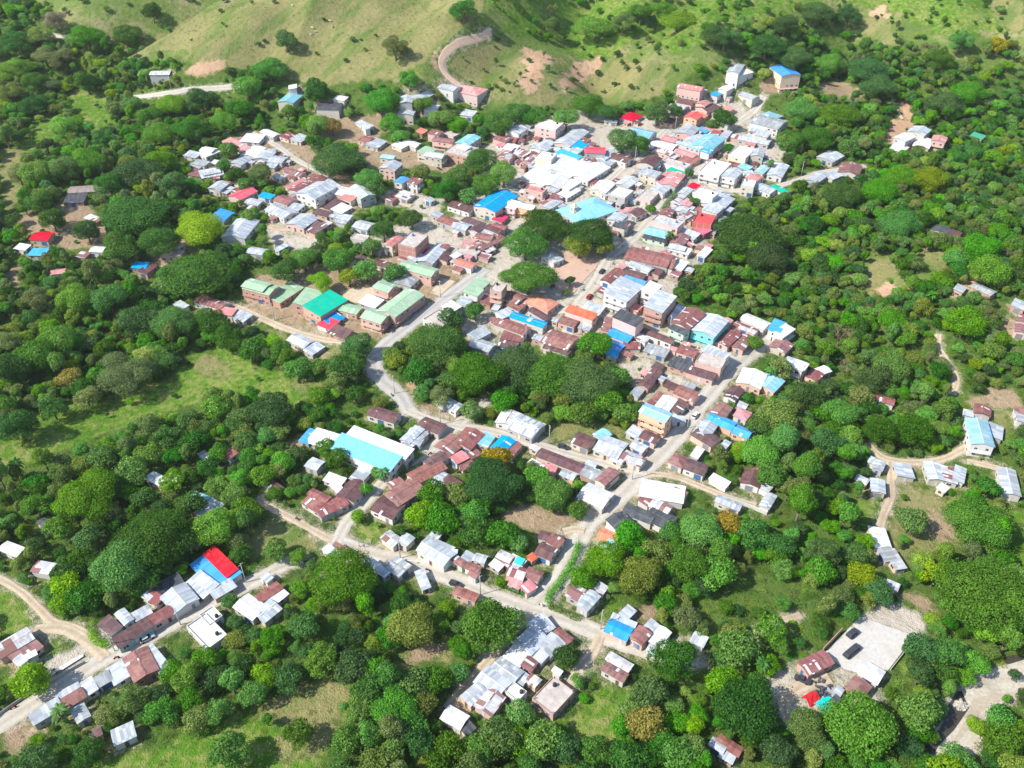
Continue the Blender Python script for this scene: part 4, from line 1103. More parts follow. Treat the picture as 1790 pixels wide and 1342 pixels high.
def build_into(h, root, rnd, annex=False):
    """parts of one roofed volume under root (root stands at another volume's origin for an annex)"""
    if annex:
        p = root.hh; dx, dy = local(p, h.c.x, h.c.y); off = Vector((dx, dy, h.bz - p.bz)); rz = h.an - p.an
    else: off = Vector((0, 0, 0)); rz = 0.0
    rb, gab, extra = roof_parts(h, rnd)
    rkey = h.col if not (h.typ == 'f' and h.col == 'W') else 'Wf'
    if h.col == 'X': rkey = 'U'
    wlist = WALL.get(h.wc, WALL['w']); wm_ = wlist[0] if rnd.random() < 0.5 or len(wlist) == 1 else rnd.choice(wlist[1:])
    ro = rb.build('annex_roof' if annex else 'roof', ROOF[rkey], root); ro.location = off; ro.rotation_euler = (0, 0, rz)
    for nm, c in extra:
        cc = c.build(nm, (M_CAP if h.col in 'WLB' else ROOF[rkey]) if nm == 'ridge_cap' else (M_CONC if nm == 'column_stub' else wm_), ro)
    wb, L, W = wall_mesh(h, gab); wo = wb.build('annex_wall' if annex else 'wall', wm_, root); wo.location = off; wo.rotation_euler = (0, 0, rz)
    if h.col == 'X':
        z = h.ze - h.bz; LL, WW = h.L / 2, h.W / 2; la = local(h, h.c.x + h.axb.x / 2, h.c.y + h.axb.y / 2); rd_ = MB()
        if abs(la[0]) > abs(la[1]): s = 1 if la[0] > 0 else -1; x0, x1 = sorted((0.02 * s * LL, 0.97 * s * LL)); y0, y1 = -WW - .02, WW * .72
        else: s = 1 if la[1] > 0 else -1; x0, x1 = -LL - .02, LL * .8; y0, y1 = sorted((0.02 * s * WW, WW * 0.97 * s))
        f = lambda x, y: (x, y, z + 0.45 + 0.45 * y / WW + 0.05); rd_.slab([f(x0, y0), f(x1, y0), f(x1, y1), f(x0, y1)], 0.04)
        o = rd_.build('red_roof_sheets', ROOF['R'], ro); o['label'] = 'bright red half of the roof'
    # openings
    cx, cy = h.c.x, h.c.y; nwin = 0; door_done = annex
    sides = [(0, -W, 0.0, 2 * L), (0, W, math.pi, 2 * L), (L, 0, math.pi / 2, 2 * W), (-L, 0, -math.pi / 2, 2 * W)]
    sc = []
    for sx, sy, a, ln in sides:
        nxw, nyw = math.sin(h.an + a), -math.cos(h.an + a); tocam = (nxw * -cx + nyw * -cy) / math.hypot(cx, cy); sc.append((tocam * (1 if ln > 3 else .3), sx, sy, a, ln, nxw, nyw))
    for tocam, sx, sy, a, ln, nxw, nyw in sorted(sc, reverse=True):
        if tocam < -0.25 or ln < 2.2: continue
        n = max(1, int(ln / 3.1)); base = gzf(cx + nxw * (W if abs(sy) > 0 else L), cy + nyw * (W if abs(sy) > 0 else L)) - h.bz
        for fl in range(h.fl):
            for k in range(n):
                t = -ln / 2 + ln * (k + 0.5) / n; lx, ly = sx + t * math.cos(a), sy + t * math.sin(a)
                wx = cx + lx * math.cos(h.an) - ly * math.sin(h.an); wy = cy + lx * math.sin(h.an) + ly * math.cos(h.an)
                if blocked(h, wx + nxw * 0.9, wy + nyw * 0.9): continue
                pos = off + Matrix.Rotation(rz, 3, 'Z') @ Vector((lx, ly, 0)); pos.x += 0.0
                outv = Vector((math.sin(rz + a), -math.cos(rz + a), 0)) * 0.02
                if fl == 0 and not door_done and (k == n // 2 or n == 1):
                    me_ = rnd.choice(GATES) if (ln / n > 3.2 and rnd.random() < 0.45) else rnd.choice(DOORS); o = link(me_.name.split('.')[0], me_, root, pos + outv + Vector((0, 0, max(0.0, base) + 0.02)), rz + a); door_done = True; continue
                if rnd.random() < 0.25: continue
                zz = max(0.0, base * 0.5) + 0.95 + fl * 2.65
                if zz + 1.2 > h.H: zz = max(0.4, h.H - 1.5)
                o = link('window', WIN, root, pos + outv + Vector((0, 0, zz)), rz + a); o.scale = (rnd.choice((0.9, 1.0, 1.4)), 1, 1 if rnd.random() < 0.7 else 0.8)
        if h.fl >= 2 and not annex and ln > 5 and tocam > 0.35 and rnd.random() < 0.6 and not blocked(h, cx + nxw * (W + 1.4 if abs(sy) > 0 else L + 1.4), cy + nyw * (W + 1.4 if abs(sy) > 0 else L + 1.4)):
            for fl in range(1, h.fl):
                bb = MB(); z1 = 0.15 + fl * 2.65; hl = ln / 2 - 0.3; bb.box(-hl, hl, -1.05, -0.01, z1 - .14, z1); bb.box(-hl, hl, -1.05, -0.98, z1 + .84, z1 + .9)
                for q in range(int(2 * hl / 0.45) + 1): xx = -hl + 0.03 + q * 0.45; bb.box(xx - .02, xx + .02, -1.04, -1.0, z1, z1 + .84)
                o = bb.build('balcony', wm_, root); o.location = off + Vector((sx, sy, 0)); o.rotation_euler = (0, 0, rz + a)
LAND = [((382, 992), 'the blue and red roof'), ((650, 790), 'the big pale blue hall'), ((938, 1062), 'the lower crossroads'), ((1520, 1120), 'the concrete truck yard'), ((935, 905), 'the bare earth court'),
 ((570, 525), 'the emerald green school roof'), ((700, 530), 'the long pale green school block'), ((1010, 470), 'the pink plaza'), ((1030, 368), 'the sky blue church roof'), ((985, 300), 'the white market halls'),
 ((868, 352), 'the bright blue hall roof'), ((1230, 388), 'the bright red flat roof'), ((1103, 206), 'the red hip roof'), ((1377, 131), 'the lone blue house on the right slope'), ((1148, 733), 'the peach block with pale blue roof'),
 ((658, 640), 'the bend of the paved road'), ((1340, 215), 'the turquoise hip roof'), ((285, 128), 'the pale house beside the hill road'), ((165, 337), 'the long weathered farm roof'), ((75, 425), 'the red and blue cottages'),
 ((425, 338), 'the bright red gable'), ((590, 280), 'the huge round tree'), ((760, 285), 'the pink terraced villas'), ((1620, 245), 'the right hillside hamlet'), ((1655, 408), 'the lone farmhouse on the right'),
 ((1640, 830), 'the row of huts on the right'), ((1712, 760), 'the blue roofed hillside house'), ((1120, 900), 'the big charcoal roof'), ((875, 1190), 'the long patchy silver roof block'), ((975, 1215), 'the open brick shell'),
 ((60, 1130), 'the lower left farm'), ((240, 1165), 'the rusty roof with red trim'), ((370, 1100), 'the white roof slab'), ((820, 165), 'the pink roofed hill house'), ((620, 180), 'the half shaded white house'),
 ((1130, 500), 'the tall white building by the plaza'), ((1240, 575), 'the turquoise fronted warehouse'), ((1270, 745), 'the twin bright blue roofs'), ((1400, 640), 'the white two storey house'), ((1085, 590), 'the blue roofs above the ravine'),
 ((930, 560), 'the curved blue roof'), ((920, 745), 'the striped grey roof'), ((1000, 810), 'the long dark barracks roof'), ((720, 420), 'the three storey brick building'), ((1110, 1100), 'the blue tarpaulin'), ((1265, 1310), 'the old farmhouse at the bottom edge'),
 ((1460, 290), 'the white house on the right road'), ((580, 870), 'the L shaped rusty roof'), ((810, 970), 'the terrace by the lower street'), ((1720, 1240), 'the sandy river bed'), ((540, 1240), 'the lower meadow'), ((230, 690), 'the green strip on the left'), ((1590, 490), 'the dry slope on the right'), ((500, 60), 'the dry pasture hill'), ((1020, 100), 'the green gully on the hill'), ((1650, 60), 'the upper right pasture'), ((450, 930), 'the weedy field'), ((40, 1060), 'the lawn at the left edge'), ((960, 660), 'the wooded ravine'), ((1400, 700), 'the wooded right bank'), ((1700, 650), 'the winding footpath'), ((740, 1150), 'the brown clearing'), ((1050, 1240), 'the small green meadow')]
ORD = ['nearest', 'second nearest', 'third nearest', 'fourth nearest', 'fifth nearest', 'sixth nearest', 'seventh nearest', 'eighth nearest', 'ninth nearest', 'tenth nearest', 'eleventh nearest', 'twelfth nearest'] + ['number %d out' % i for i in range(13, 60)]
def relabel(items):
    """items: (object, [descriptions from full to short], pixel). Label = look + where it stands; ranks only among look-alikes on the same side of the same landmark"""
    g = {}
    for o, descs, (x, y) in items:
        lp, ln = min(LAND, key=lambda l: math.hypot(l[0][0] - x, (l[0][1] - y) * 1.2)); dx, dy = x - lp[0], y - lp[1]; r = math.hypot(dx, dy)
        if r < 13: d = 'at'
        else:
            a = math.degrees(math.atan2(-dy, dx)) % 360; d = ['right of', 'upper right of', 'above', 'upper left of', 'left of', 'lower left of', 'below', 'lower right of'][int((a + 22.5) // 45) % 8]
        room = 16 - 2 - len(d.split()) - len(ln.split()); desc = next((q for q in descs if len(q.split()) <= room), descs[-1])
        g.setdefault((desc, d, ln), []).append((r, o))
    for (desc, d, ln), l in g.items():
        l.sort(key=lambda t: t[0])
        for k, (r, o) in enumerate(l): o['label'] = '%s, %s %s' % (desc, d, ln) if len(l) == 1 else '%s, %s %s %s' % (desc, ORD[k], d if d != 'at' else 'to', ln)
CW = {'W': 'white', 'L': 'silver', 'G': 'grey', 'Y': 'striped grey', 'B': 'pale blue', 'A': 'sky blue', 'U': 'bright blue', 'R': 'bright red', 'P': 'faded pink', 'T': 'rusty brown', 'D': 'dark brown', 'K': 'charcoal', 'N': 'emerald green',
      'V': 'pale green', 'O': 'orange', 'M': 'patchy rust-and-silver', 'F': 'weathered brown', 'J': 'turquoise', 'C': 'bare concrete', 'X': 'blue and red'}
LAB = []
def build_house(h):
    rnd = random.Random(h.i * 31 + 5)
    school = inpoly(np.array([h.px[0]]), np.array([h.px[1]]), P("415 470 520 465 700 440 775 475 740 540 660 600 560 570 415 530"))[0] and h.col in 'VNG'
    white_hall = h.col == 'W' and inpoly(np.array([h.px[0]]), np.array([h.px[1]]), P("905 285 960 270 1075 290 1040 340 980 345 905 320"))[0]
    if h.col == 'A' and h.typ == 'h': nm, cat = 'church', 'church'
    elif school: nm, cat = 'school_block', 'school building'
    elif white_hall: nm, cat = 'market_hall', 'hall'
    elif h.area > 330: nm, cat = 'large_hall', 'hall'
    elif h.fl >= 2: nm, cat = 'town_building', 'building'
    elif h.typ == 's' and h.area < 30: nm, cat = 'shed', 'shed'
    else: nm, cat = 'house', 'house'
    root = empty(nm, (h.c.x, h.c.y, h.bz), h.an); h.root = root; h.root_h = root
    class RR: pass
    build_into(h, root, rnd)
    for k in h.kids:
        proxy = root; build_annex(k, h, root, rnd)
    sz = 'small ' if h.area < 45 else ('large ' if h.area > 230 else ('long ' if h.L > 2.5 * h.W else ''))
    st = {1: '', 2: 'two storey ', 3: 'three storey '}[h.fl]; noun = {'house': 'house', 'building': 'building', 'church': 'church', 'school building': 'school block', 'hall': 'hall', 'shed': 'shed'}[cat]
    rf = {'g': 'gable roof', 's': 'lean-to roof', 'h': 'hip roof', 'f': 'flat roof', 'c': 'bare slab roof', 'X': 'tin roof'}[h.typ]
    wd = {'w': '', 'p': 'pink walled ', 'b': 'brick ', 't': 'teal fronted ', 'g': 'mint walled ', 'o': 'peach walled ', 'u': 'blue walled ', 'q': 'turquoise fronted ', 'r': 'red brick '}[h.wc]
    cw = CW[h.col] if h.typ != 'c' else 'concrete'
    desc = ['%s%s%s%s with %s %s' % (sz, st, wd, noun, cw, rf), '%s%s%s with %s %s' % (st, wd, noun, cw, rf), '%s%s%s with %s %s' % (sz, st, noun, cw, rf), '%s%s with %s %s' % (st, noun, cw, rf), '%s with %s roof' % (noun, cw), '%s roofed %s' % (cw, noun)]
    tag(root, None, cat, {'church': None}.get(cat, cat + 's of the valley town')); LAB.append((root, desc, h.px))
def build_annex(k, h, root, rnd):
    class Pr: pass
    global _p
    holder = HolderRoot(root, h); build_into(k, holder, rnd, annex=True)
class HolderRoot:
    def __init__(s, o, h): s.o = o; s.hh = h
_link = link
def link(name, me, parent=None, loc=None, rz=None):
    if isinstance(parent, HolderRoot): parent = parent.o
    return _link(name, me, parent, loc, rz)
for h in TOP: build_house(h)
print('houses', len(TOP), 'volumes', len(HS), 'dropped', len(drop))
relabel(LAB)
# yards: bare dusty soil close to the houses
hd = np.full(gX.shape, 99.0)
for (cx, cy, ru) in YARDS:
    i0, i1 = np.searchsorted(gx, [cx - ru - 6, cx + ru + 6]); j0, j1 = np.searchsorted(gy, [cy - ru - 6, cy + ru + 6])
    for j in range(j0, j1):
        a = j * len(gx) + i0; b = j * len(gx) + i1
        hd[a:b] = np.minimum(hd[a:b], np.hypot(gX[a:b] - cx, gY[a:b] - cy) - ru)
sh = np.clip(1 - (hd - 1.0 * nzv) / 3.0, 0, 1) * 0.85
Wt = Wt * (1 - sh); Wt[2] += sh * 0.6; Wt[3] += sh * 0.4
Wg = Wt.reshape(7, len(gy), len(gx))
for _ in range(2):
    Wg[:, 1:-1, 1:-1] = (Wg[:, 1:-1, 1:-1] * 2 + Wg[:, :-2, 1:-1] + Wg[:, 2:, 1:-1] + Wg[:, 1:-1, :-2] + Wg[:, 1:-1, 2:]) / 6
Wt = Wg.reshape(7, -1)
gZ = gZ - np.where(inpoly(ppx, ppy, WATER) | inpoly(ppx, ppy, WATER2), 0.55, 0.0)
nx, ny = len(gx), len(gy); idx = np.arange(nx * ny).reshape(ny, nx)
quads = np.stack([idx[:-1, :-1], idx[:-1, 1:], idx[1:, 1:], idx[1:, :-1]], -1).reshape(-1, 4)
me = bpy.data.meshes.new('ground'); me.vertices.add(nx * ny); me.vertices.foreach_set('co', np.stack([gX, gY, gZ], -1).ravel())
me.loops.add(quads.size); me.loops.foreach_set('vertex_index', quads.ravel()); me.polygons.add(len(quads))
me.polygons.foreach_set('loop_start', np.arange(0, quads.size, 4)); me.polygons.foreach_set('loop_total', np.full(len(quads), 4))
me.update(calc_edges=True); me.polygons.foreach_set('use_smooth', [True] * len(quads))
for nm, ch in (('zoneA', (0, 1, 2, 3)), ('zoneB', (4, 5, 6, 6))):
    ca = me.color_attributes.new(nm, 'FLOAT_COLOR', 'POINT'); ca.data.foreach_set('color', Wt[list(ch)].T.ravel())
m = NT('ground_cover', 0.95); m.b.inputs['Specular IOR Level'].default_value = 0.05
tc = m.n("ShaderNodeTexCoord"); ob = tc.outputs['Object']
n1 = m.noise(ob, 0.045, 7, 0.62); n2 = m.noise(ob, 0.35, 6, 0.65); n3 = m.noise(ob, 2.2, 3, 0.6)
sx_ = m.n('ShaderNodeSeparateXYZ'); m.l(ob, sx_.inputs[0]); n4 = m.noise(m.comb(m.math('MULTIPLY', m.math('ADD', sx_.outputs[0], m.math('MULTIPLY', sx_.outputs[1], -0.7)), 1.0), m.math('MULTIPLY', sx_.outputs[1], 0.35)), 0.06, 6, 0.6)
A = m.n("ShaderNodeVertexColor", layer_name='zoneA'); B = m.n("ShaderNodeVertexColor", layer_name='zoneB')
sa = m.n("ShaderNodeSeparateColor"); m.l(A.outputs[0], sa.inputs[0]); sb = m.n("ShaderNodeSeparateColor"); m.l(B.outputs[0], sb.inputs[0])
t1 = m.ramp(n1, 0.34, 0.66); t2 = m.ramp(n2, 0.32, 0.7); t3 = m.ramp(n3, 0.35, 0.7)
tt = m.math('MULTIPLY', m.math('ADD', m.math('ADD', t1, t2), t3), 0.3333)
def two(a, b, f): return m.mix(f, a, b)
lawn = two(two((0.05, 0.145, 0.012), (0.175, 0.29, 0.035), tt), (0.31, 0.27, 0.11), m.math('MULTIPLY', m.ramp(m.math('ADD', n2, m.math('MULTIPLY', n1, 0.5)), 0.72, 0.92), 0.75))
dry = two(two((0.13, 0.15, 0.042), (0.36, 0.31, 0.145), tt), (0.10, 0.18, 0.033), m.math('MULTIPLY', m.ramp(n4, 0.50, 0.62), 0.75))
earth = two((0.22, 0.155, 0.095), (0.46, 0.35, 0.23), tt)
dust = two((0.40, 0.345, 0.28), (0.60, 0.54, 0.455), tt)
floor = two((0.05, 0.10, 0.018), (0.14, 0.20, 0.045), tt)
clay = two((0.40, 0.235, 0.14), (0.60, 0.42, 0.28), tt)
hill = two(two((0.075, 0.15, 0.025), (0.22, 0.25, 0.075), tt), (0.34, 0.29, 0.15), m.math('MULTIPLY', m.ramp(m.math('ADD', n1, m.math('MULTIPLY', n2, 0.4)), 0.70, 0.88), 0.7))
base = floor
for f, c in ((sa.outputs[0], lawn), (sa.outputs[1], dry), (sb.outputs[2], hill), (sa.outputs[2], earth), (sb.outputs[1], clay), (A.outputs['Alpha'], dust)):
    f2 = m.ramp(m.math('ADD', f, m.math('ADD', m.math('MULTIPLY', m.math('SUBTRACT', n3, 0.5), 0.7), m.math('MULTIPLY', m.math('SUBTRACT', n2, 0.5), 1.1))), 0.25, 0.75)
    base = m.mix(f2, base, c)
m.l(base, m.b.inputs['Base Color'])
bp = m.n("ShaderNodeBump"); bp.inputs['Strength'].default_value = 0.6; bp.inputs['Distance'].default_value = 1.1
m.l(m.math('ADD', n3, m.math('MULTIPLY', n2, 2.5)), bp.inputs['Height']); m.l(bp.outputs[0], m.b.inputs['Normal'])
me.materials.append(m.mat); tag(link('ground', me), kind='structure')
# ------------------------------------------------------------------ roads
def roadmat(name, a, b, c):
    m = NT(name, 0.95); tc = m.n("ShaderNodeTexCoord"); ob = tc.outputs['Object']
    n1 = m.noise(ob, 0.12, 5); n2 = m.noise(ob, 1.1, 5, 0.65); col = m.mix(m.ramp(n2, 0.3, 0.7), a, b)
    ra = m.n('ShaderNodeAttribute', attribute_name='rut'); col = m.mix(m.math('MULTIPLY', m.math('SUBTRACT', 1.0, m.math('ADD', ra.outputs['Fac'], m.math('MULTIPLY', n1, 0.6))), 0.55), col, tuple(x * 0.62 for x in c))
    m.l(m.mix(m.math('MULTIPLY', m.ramp(n1, 0.5, 0.7), 0.6), col, c), m.b.inputs['Base Color']); return m.mat
RM = {'c': roadmat('worn_concrete', (0.40, 0.365, 0.31), (0.54, 0.50, 0.43), (0.37, 0.31, 0.235)), 'd': roadmat('packed_dirt', (0.40, 0.32, 0.22), (0.56, 0.47, 0.35), (0.30, 0.22, 0.14)),
      'p': roadmat('grey_paving', (0.36, 0.34, 0.31), (0.48, 0.455, 0.41), (0.30, 0.29, 0.28)), 'y': roadmat('pink_clay', (0.50, 0.32, 0.22), (0.64, 0.46, 0.34), (0.46, 0.31, 0.21))}
for ri, (nm, hw_, sf, pl) in enumerate(ROADW):
    mb = MB(); prev = None; off = 0.10 + 0.006 * ri; K = 9; n = len(pl)
    for i, p in enumerate(pl):
        t = (pl[min(n - 1, i + 1)] - pl[max(0, i - 1)]).normalized(); nn = Vector((-t.y, t.x))
        wob = [1 + 0.28 * mnoise.noise(Vector((p.x * 0.18, p.y * 0.18, ri + s * 7.7))) for s in (0, 1)]
        row = []
        for k in range(K):
            s = -1 + 2 * k / (K - 1); q = p + nn * s * hw_ * (wob[0] if s < 0 else wob[1]); row.append((q.x, q.y, gzf(q.x, q.y) + off * (1 if abs(s) < 0.9 else -0.5)))
        b0 = len(mb.v); mb.v += row
        if i:
            for k in range(K - 1): mb.f.append((b0 - K + k + 1, b0 - K + k, b0 + k, b0 + k + 1)); mb.m.append(0)
    rut = [(1.0 if j % K in (2, 6) else 0.35 if j % K in (1, 3, 5, 7) else 0.0) for j in range(len(mb.v))]
    if sf == 'y': rut = [0.7] * len(rut)
    # faces must look up
    if mb.f:
        a, b, c = (Vector(mb.v[i]) for i in mb.f[0][:3])
        if (b - a).cross(c - a).z < 0: mb.f = [tuple(reversed(f)) for f in mb.f]
    ro_ = mb.build(nm, RM[sf], smooth=True); at_ = ro_.data.attributes.new('rut', 'FLOAT', 'POINT'); at_.data.foreach_set('value', rut); tag(ro_, kind='structure')
# sheets draped over the ground from outlines in the photograph
def drape(name, poly, off, mat, step=1.6, kind='structure'):
    wp = [hit(x, y) for x, y in poly]; xs = [p.x for p in wp]; ys = [p.y for p in wp]; w2 = [(p.x, p.y) for p in wp]
    bm = bmesh.new(); vs_ = [bm.verts.new((p.x, p.y, 0)) for p in wp]; bm.faces.new(vs_)
    for ax, lo, hi in ((0, min(xs), max(xs)), (1, min(ys), max(ys))):
        v = lo + step
        while v < hi:
            co = Vector((v, 0, 0)) if ax == 0 else Vector((0, v, 0)); no = Vector((1, 0, 0)) if ax == 0 else Vector((0, 1, 0))
            bmesh.ops.bisect_plane(bm, geom=bm.verts[:] + bm.edges[:] + bm.faces[:], plane_co=co, plane_no=no); v += step
    for v in bm.verts: v.co.z = gzf(v.co.x, v.co.y) + off
    bmesh.ops.recalc_face_normals(bm, faces=bm.faces[:]); me = bpy.data.meshes.new(name); bm.to_mesh(me); bm.free()
    if me.polygons and me.polygons[0].normal.z < 0: me.flip_normals()
    ra_ = me.attributes.new('rut', 'FLOAT', 'POINT'); ra_.data.foreach_set('value', [0.75] * len(me.vertices))
    me.materials.append(mat); return tag(link(name, me), kind=kind)
sand = roadmat('river_sand', (0.36, 0.315, 0.25), (0.56, 0.515, 0.44), (0.25, 0.21, 0.16))
wm = NT('river_water', 0.08); wm.b.inputs['Base Color'].default_value = (0.055, 0.05, 0.035, 1); wm.b.inputs['Specular IOR Level'].default_value = 0.5
_o = wm.n("ShaderNodeTexCoord"); _n = wm.noise(_o.outputs['Object'], 1.2, 3); _b = wm.n("ShaderNodeBump"); _b.inputs['Strength'].default_value = 0.15; wm.l(_n, _b.inputs['Height']); wm.l(_b.outputs[0], wm.b.inputs['Normal'])
drape('sand_bank', P("1676 1196 1700 1178 1722 1174 1745 1165 1768 1160 1800 1150 1900 1135 1900 1198 1800 1212 1775 1216 1758 1226 1742 1236 1730 1252 1726 1272 1714 1298 1706 1318 1692 1334 1660 1338 1626 1334 1640 1304 1668 1276 1694 1238"), 0.10, sand)
drape('mud_bank', P('1700 1222 1740 1212 1790 1208 1860 1204 1860 1216 1790 1222 1740 1228 1712 1246 1694 1272 1672 1300 1655 1326 1650 1312 1672 1286 1690 1252'), 0.16, roadmat('wet_mud', (0.34, 0.29, 0.22), (0.46, 0.40, 0.31), (0.27, 0.22, 0.17)))
drape('river', WATER, -0.22, wm.mat); drape('river', WATER2, -0.25, wm.mat)
drape('yard_paving', P("1441 1141 1504 1078 1598 1112 1552 1172 1505 1178 1475 1170"), 0.16, roadmat('pale_concrete', (0.44, 0.42, 0.385), (0.56, 0.54, 0.50), (0.34, 0.30, 0.25)))
drape('plaza_paving', P("972 505 962 478 985 440 1030 430 1052 452 1040 470 1012 500 1004 512"), 0.16, roadmat('pink_pavers', (0.42, 0.27, 0.21), (0.52, 0.36, 0.28), (0.50, 0.40, 0.25)))
drape('school_court', P("600 508 640 500 668 506 655 524 620 530 600 520"), 0.15, RM['d']); drape('school_court', P("752 512 772 486 796 492 768 518"), 0.15, RM['d'])
# ------------------------------------------------------------------ trees
def leafmat(name, col, hi, dv=0.26):
    col = tuple(x * q for x, q in zip(col, (2.4, 2.5, 1.4))); hi = tuple(x * q for x, q in zip(hi, (2.55, 2.5, 1.45)))
    m = NT(name, 0.55); oi = m.n("ShaderNodeObjectInfo"); tc = m.n("ShaderNodeTexCoord"); ge = m.n("ShaderNodeNewGeometry")
    nz = m.noise(tc.outputs['Object'], 0.55, 3, 0.6); rp = ge.outputs['Random Per Island']
    f = m.math('ADD', m.math('MULTIPLY', m.ramp(nz, 0.3, 0.7), 0.6), m.math('MULTIPLY', rp, 0.4))
    c = hsvjit(m, m.mix(f, col, hi), oi.outputs['Random'], dv, 0.025); m.l(c, m.b.inputs['Base Color']); m.b.inputs['Specular IOR Level'].default_value = 0.3
    tr = m.n("ShaderNodeBsdfTranslucent"); m.l(c, tr.inputs[0]); mx = m.n("ShaderNodeMixShader"); mx.inputs[0].default_value = 0.4
    m.l(m.b.outputs[0], mx.inputs[1]); m.l(tr.outputs[0], mx.inputs[2]); m.l(mx.outputs[0], m.t.nodes['Material Output'].inputs[0]); return m.mat
LEAF = {'g': leafmat('leaf_mid_green', (0.030, 0.085, 0.016), (0.075, 0.175, 0.030)), 'd': leafmat('leaf_dark_green', (0.018, 0.055, 0.012), (0.045, 0.115, 0.022)),
        'k': leafmat('leaf_deep_green', (0.013, 0.038, 0.011), (0.028, 0.075, 0.018), 0.12), 'b': leafmat('leaf_bright_green', (0.042, 0.115, 0.015), (0.088, 0.20, 0.028)),
        'y': leafmat('leaf_yellow_green', (0.07, 0.125, 0.014), (0.145, 0.215, 0.026)), 'o': leafmat('leaf_olive', (0.050, 0.080, 0.028), (0.115, 0.150, 0.055)),
        'w': leafmat('leafless_grey_twigs', (0.11, 0.095, 0.085), (0.18, 0.16, 0.145), 0.1), 'Y': leafmat('leaf_golden', (0.10, 0.085, 0.010), (0.20, 0.15, 0.015), 0.1)}
BARK = simple('bark', (0.16, 0.12, 0.09), 0.9, 0.3, 1.5)
def crown_mesh(seed, kind, mat, n=3300, fine=1.0):
    """crown about 10 m across (radius 5) standing on z=0 of the tree; leaves are small bent faces on the shells of many lobes"""
    rg = np.random.default_rng(seed); lobes = []
    if kind == 'round': K, zr, z0, rr = 13, 2.6, 5.6, (1.7, 2.5)
    elif kind == 'flat': K, zr, z0, rr = 16, 0.9, 6.2, (1.5, 2.1)
    elif kind == 'open': K, zr, z0, rr = 12, 2.9, 5.6, (1.1, 1.8)
    elif kind == 'tall': K, zr, z0, rr = 12, 4.4, 7.0, (1.2, 1.9)
    elif kind == 'bush': K, zr, z0, rr = 7, 1.4, 2.0, (1.6, 2.4)
    for i in range(K):
        a = i * 2.399 + rg.uniform(-.4, .4); q = math.sqrt((i + 0.5) / K) * rg.uniform(.8, 1.12) * (3.5 if kind != 'tall' else 2.6); r = rg.uniform(*rr)
        zz = z0 + zr * (1 - (q / 4.2) ** 2) * rg.uniform(0.35, 1.0) - (0.5 if kind == 'flat' else 1.0) + rg.uniform(-.9, .9)
        lobes.append((q * math.cos(a), q * math.sin(a), zz, r))
    if kind in ('round', 'open', 'bush'):
        for i in range(4): a = rg.uniform(0, 6.28); lobes.append((2.9 * math.cos(a), 2.9 * math.sin(a), z0 - (1.8 if kind != 'bush' else .9), rg.uniform(1.3, 1.9)))
    L = np.array(lobes); wts = L[:, 3] ** 2; wts /= wts.sum(); m = int(n * 1.7); li = rg.choice(len(L), m, p=wts)
    d = rg.normal(size=(m, 3)); d[:, 2] += 0.25; d /= np.linalg.norm(d, axis=1)[:, None]
    sh = rg.uniform(0.78, 1.08, m) + 0.28 * (rg.random(m) ** 5); sq = np.array([1, 1, 0.72 if kind != 'tall' else 1.2])
    p = L[li, :3] + d * (L[li, 3] * sh)[:, None] * sq
    keep = np.ones(m, bool)
    for l in range(len(L)):
        e = (p - L[l, :3]) / sq; keep &= (np.linalg.norm(e, axis=1) > L[l, 3] * 0.70) | (li == l)
    keep &= p[:, 2] > (1.6 if kind != 'bush' else 0.1)
    p, d = p[keep][:n], d[keep][:n]; k = len(p)
    nn = d + rg.normal(size=(k, 3)) * 0.55; nn /= np.linalg.norm(nn, axis=1)[:, None]
    t = np.cross(nn, rg.normal(size=(k, 3))); t /= np.linalg.norm(t, axis=1)[:, None]; b = np.cross(nn, t)
    s = fine * rg.uniform(0.17, 0.38, k)[:, None] * (0.8 if kind == 'open' else 1.0); s2 = s * rg.uniform(0.5, 0.9, (k, 1))
    v = np.stack([p - t * s - nn * s * .25, p - b * s2, p + t * s - nn * s * .25, p + b * s2 + nn * s * 0.2], 1).reshape(-1, 3)
    me = bpy.data.meshes.new('crown'); me.vertices.add(4 * k); me.vertices.foreach_set('co', v.ravel()); me.loops.add(4 * k); me.loops.foreach_set('vertex_index', np.arange(4 * k))
    me.polygons.add(k); me.polygons.foreach_set('loop_start', np.arange(0, 4 * k, 4)); me.polygons.foreach_set('loop_total', np.full(k, 4)); me.update(calc_edges=True)
    me.materials.append(mat); return me
def twig_mesh(seed, mat):
    rg = random.Random(seed); b = MB()
    def br(p, d, l, r, lev):
        q = p + d * l; b.tube([p, (p + q) / 2 + Vector((rg.uniform(-.1, .1), rg.uniform(-.1, .1), 0)) * l, q], [r, r * .8, r * .6], 4, cap=False)
        if lev < 4:
            for _ in range(3):
                nd = (d + Vector((rg.uniform(-.9, .9), rg.uniform(-.9, .9), rg.uniform(-.1, .6)))).normalized(); br(q, nd, l * rg.uniform(.6, .85), r * .6, lev + 1)
    for a in range(5): br(Vector((0, 0, 2.6)), Vector((math.cos(a * 1.3), math.sin(a * 1.3), 1.1)).normalized(), 2.0, 0.13, 0)
    return b.mesh('crown', mat)
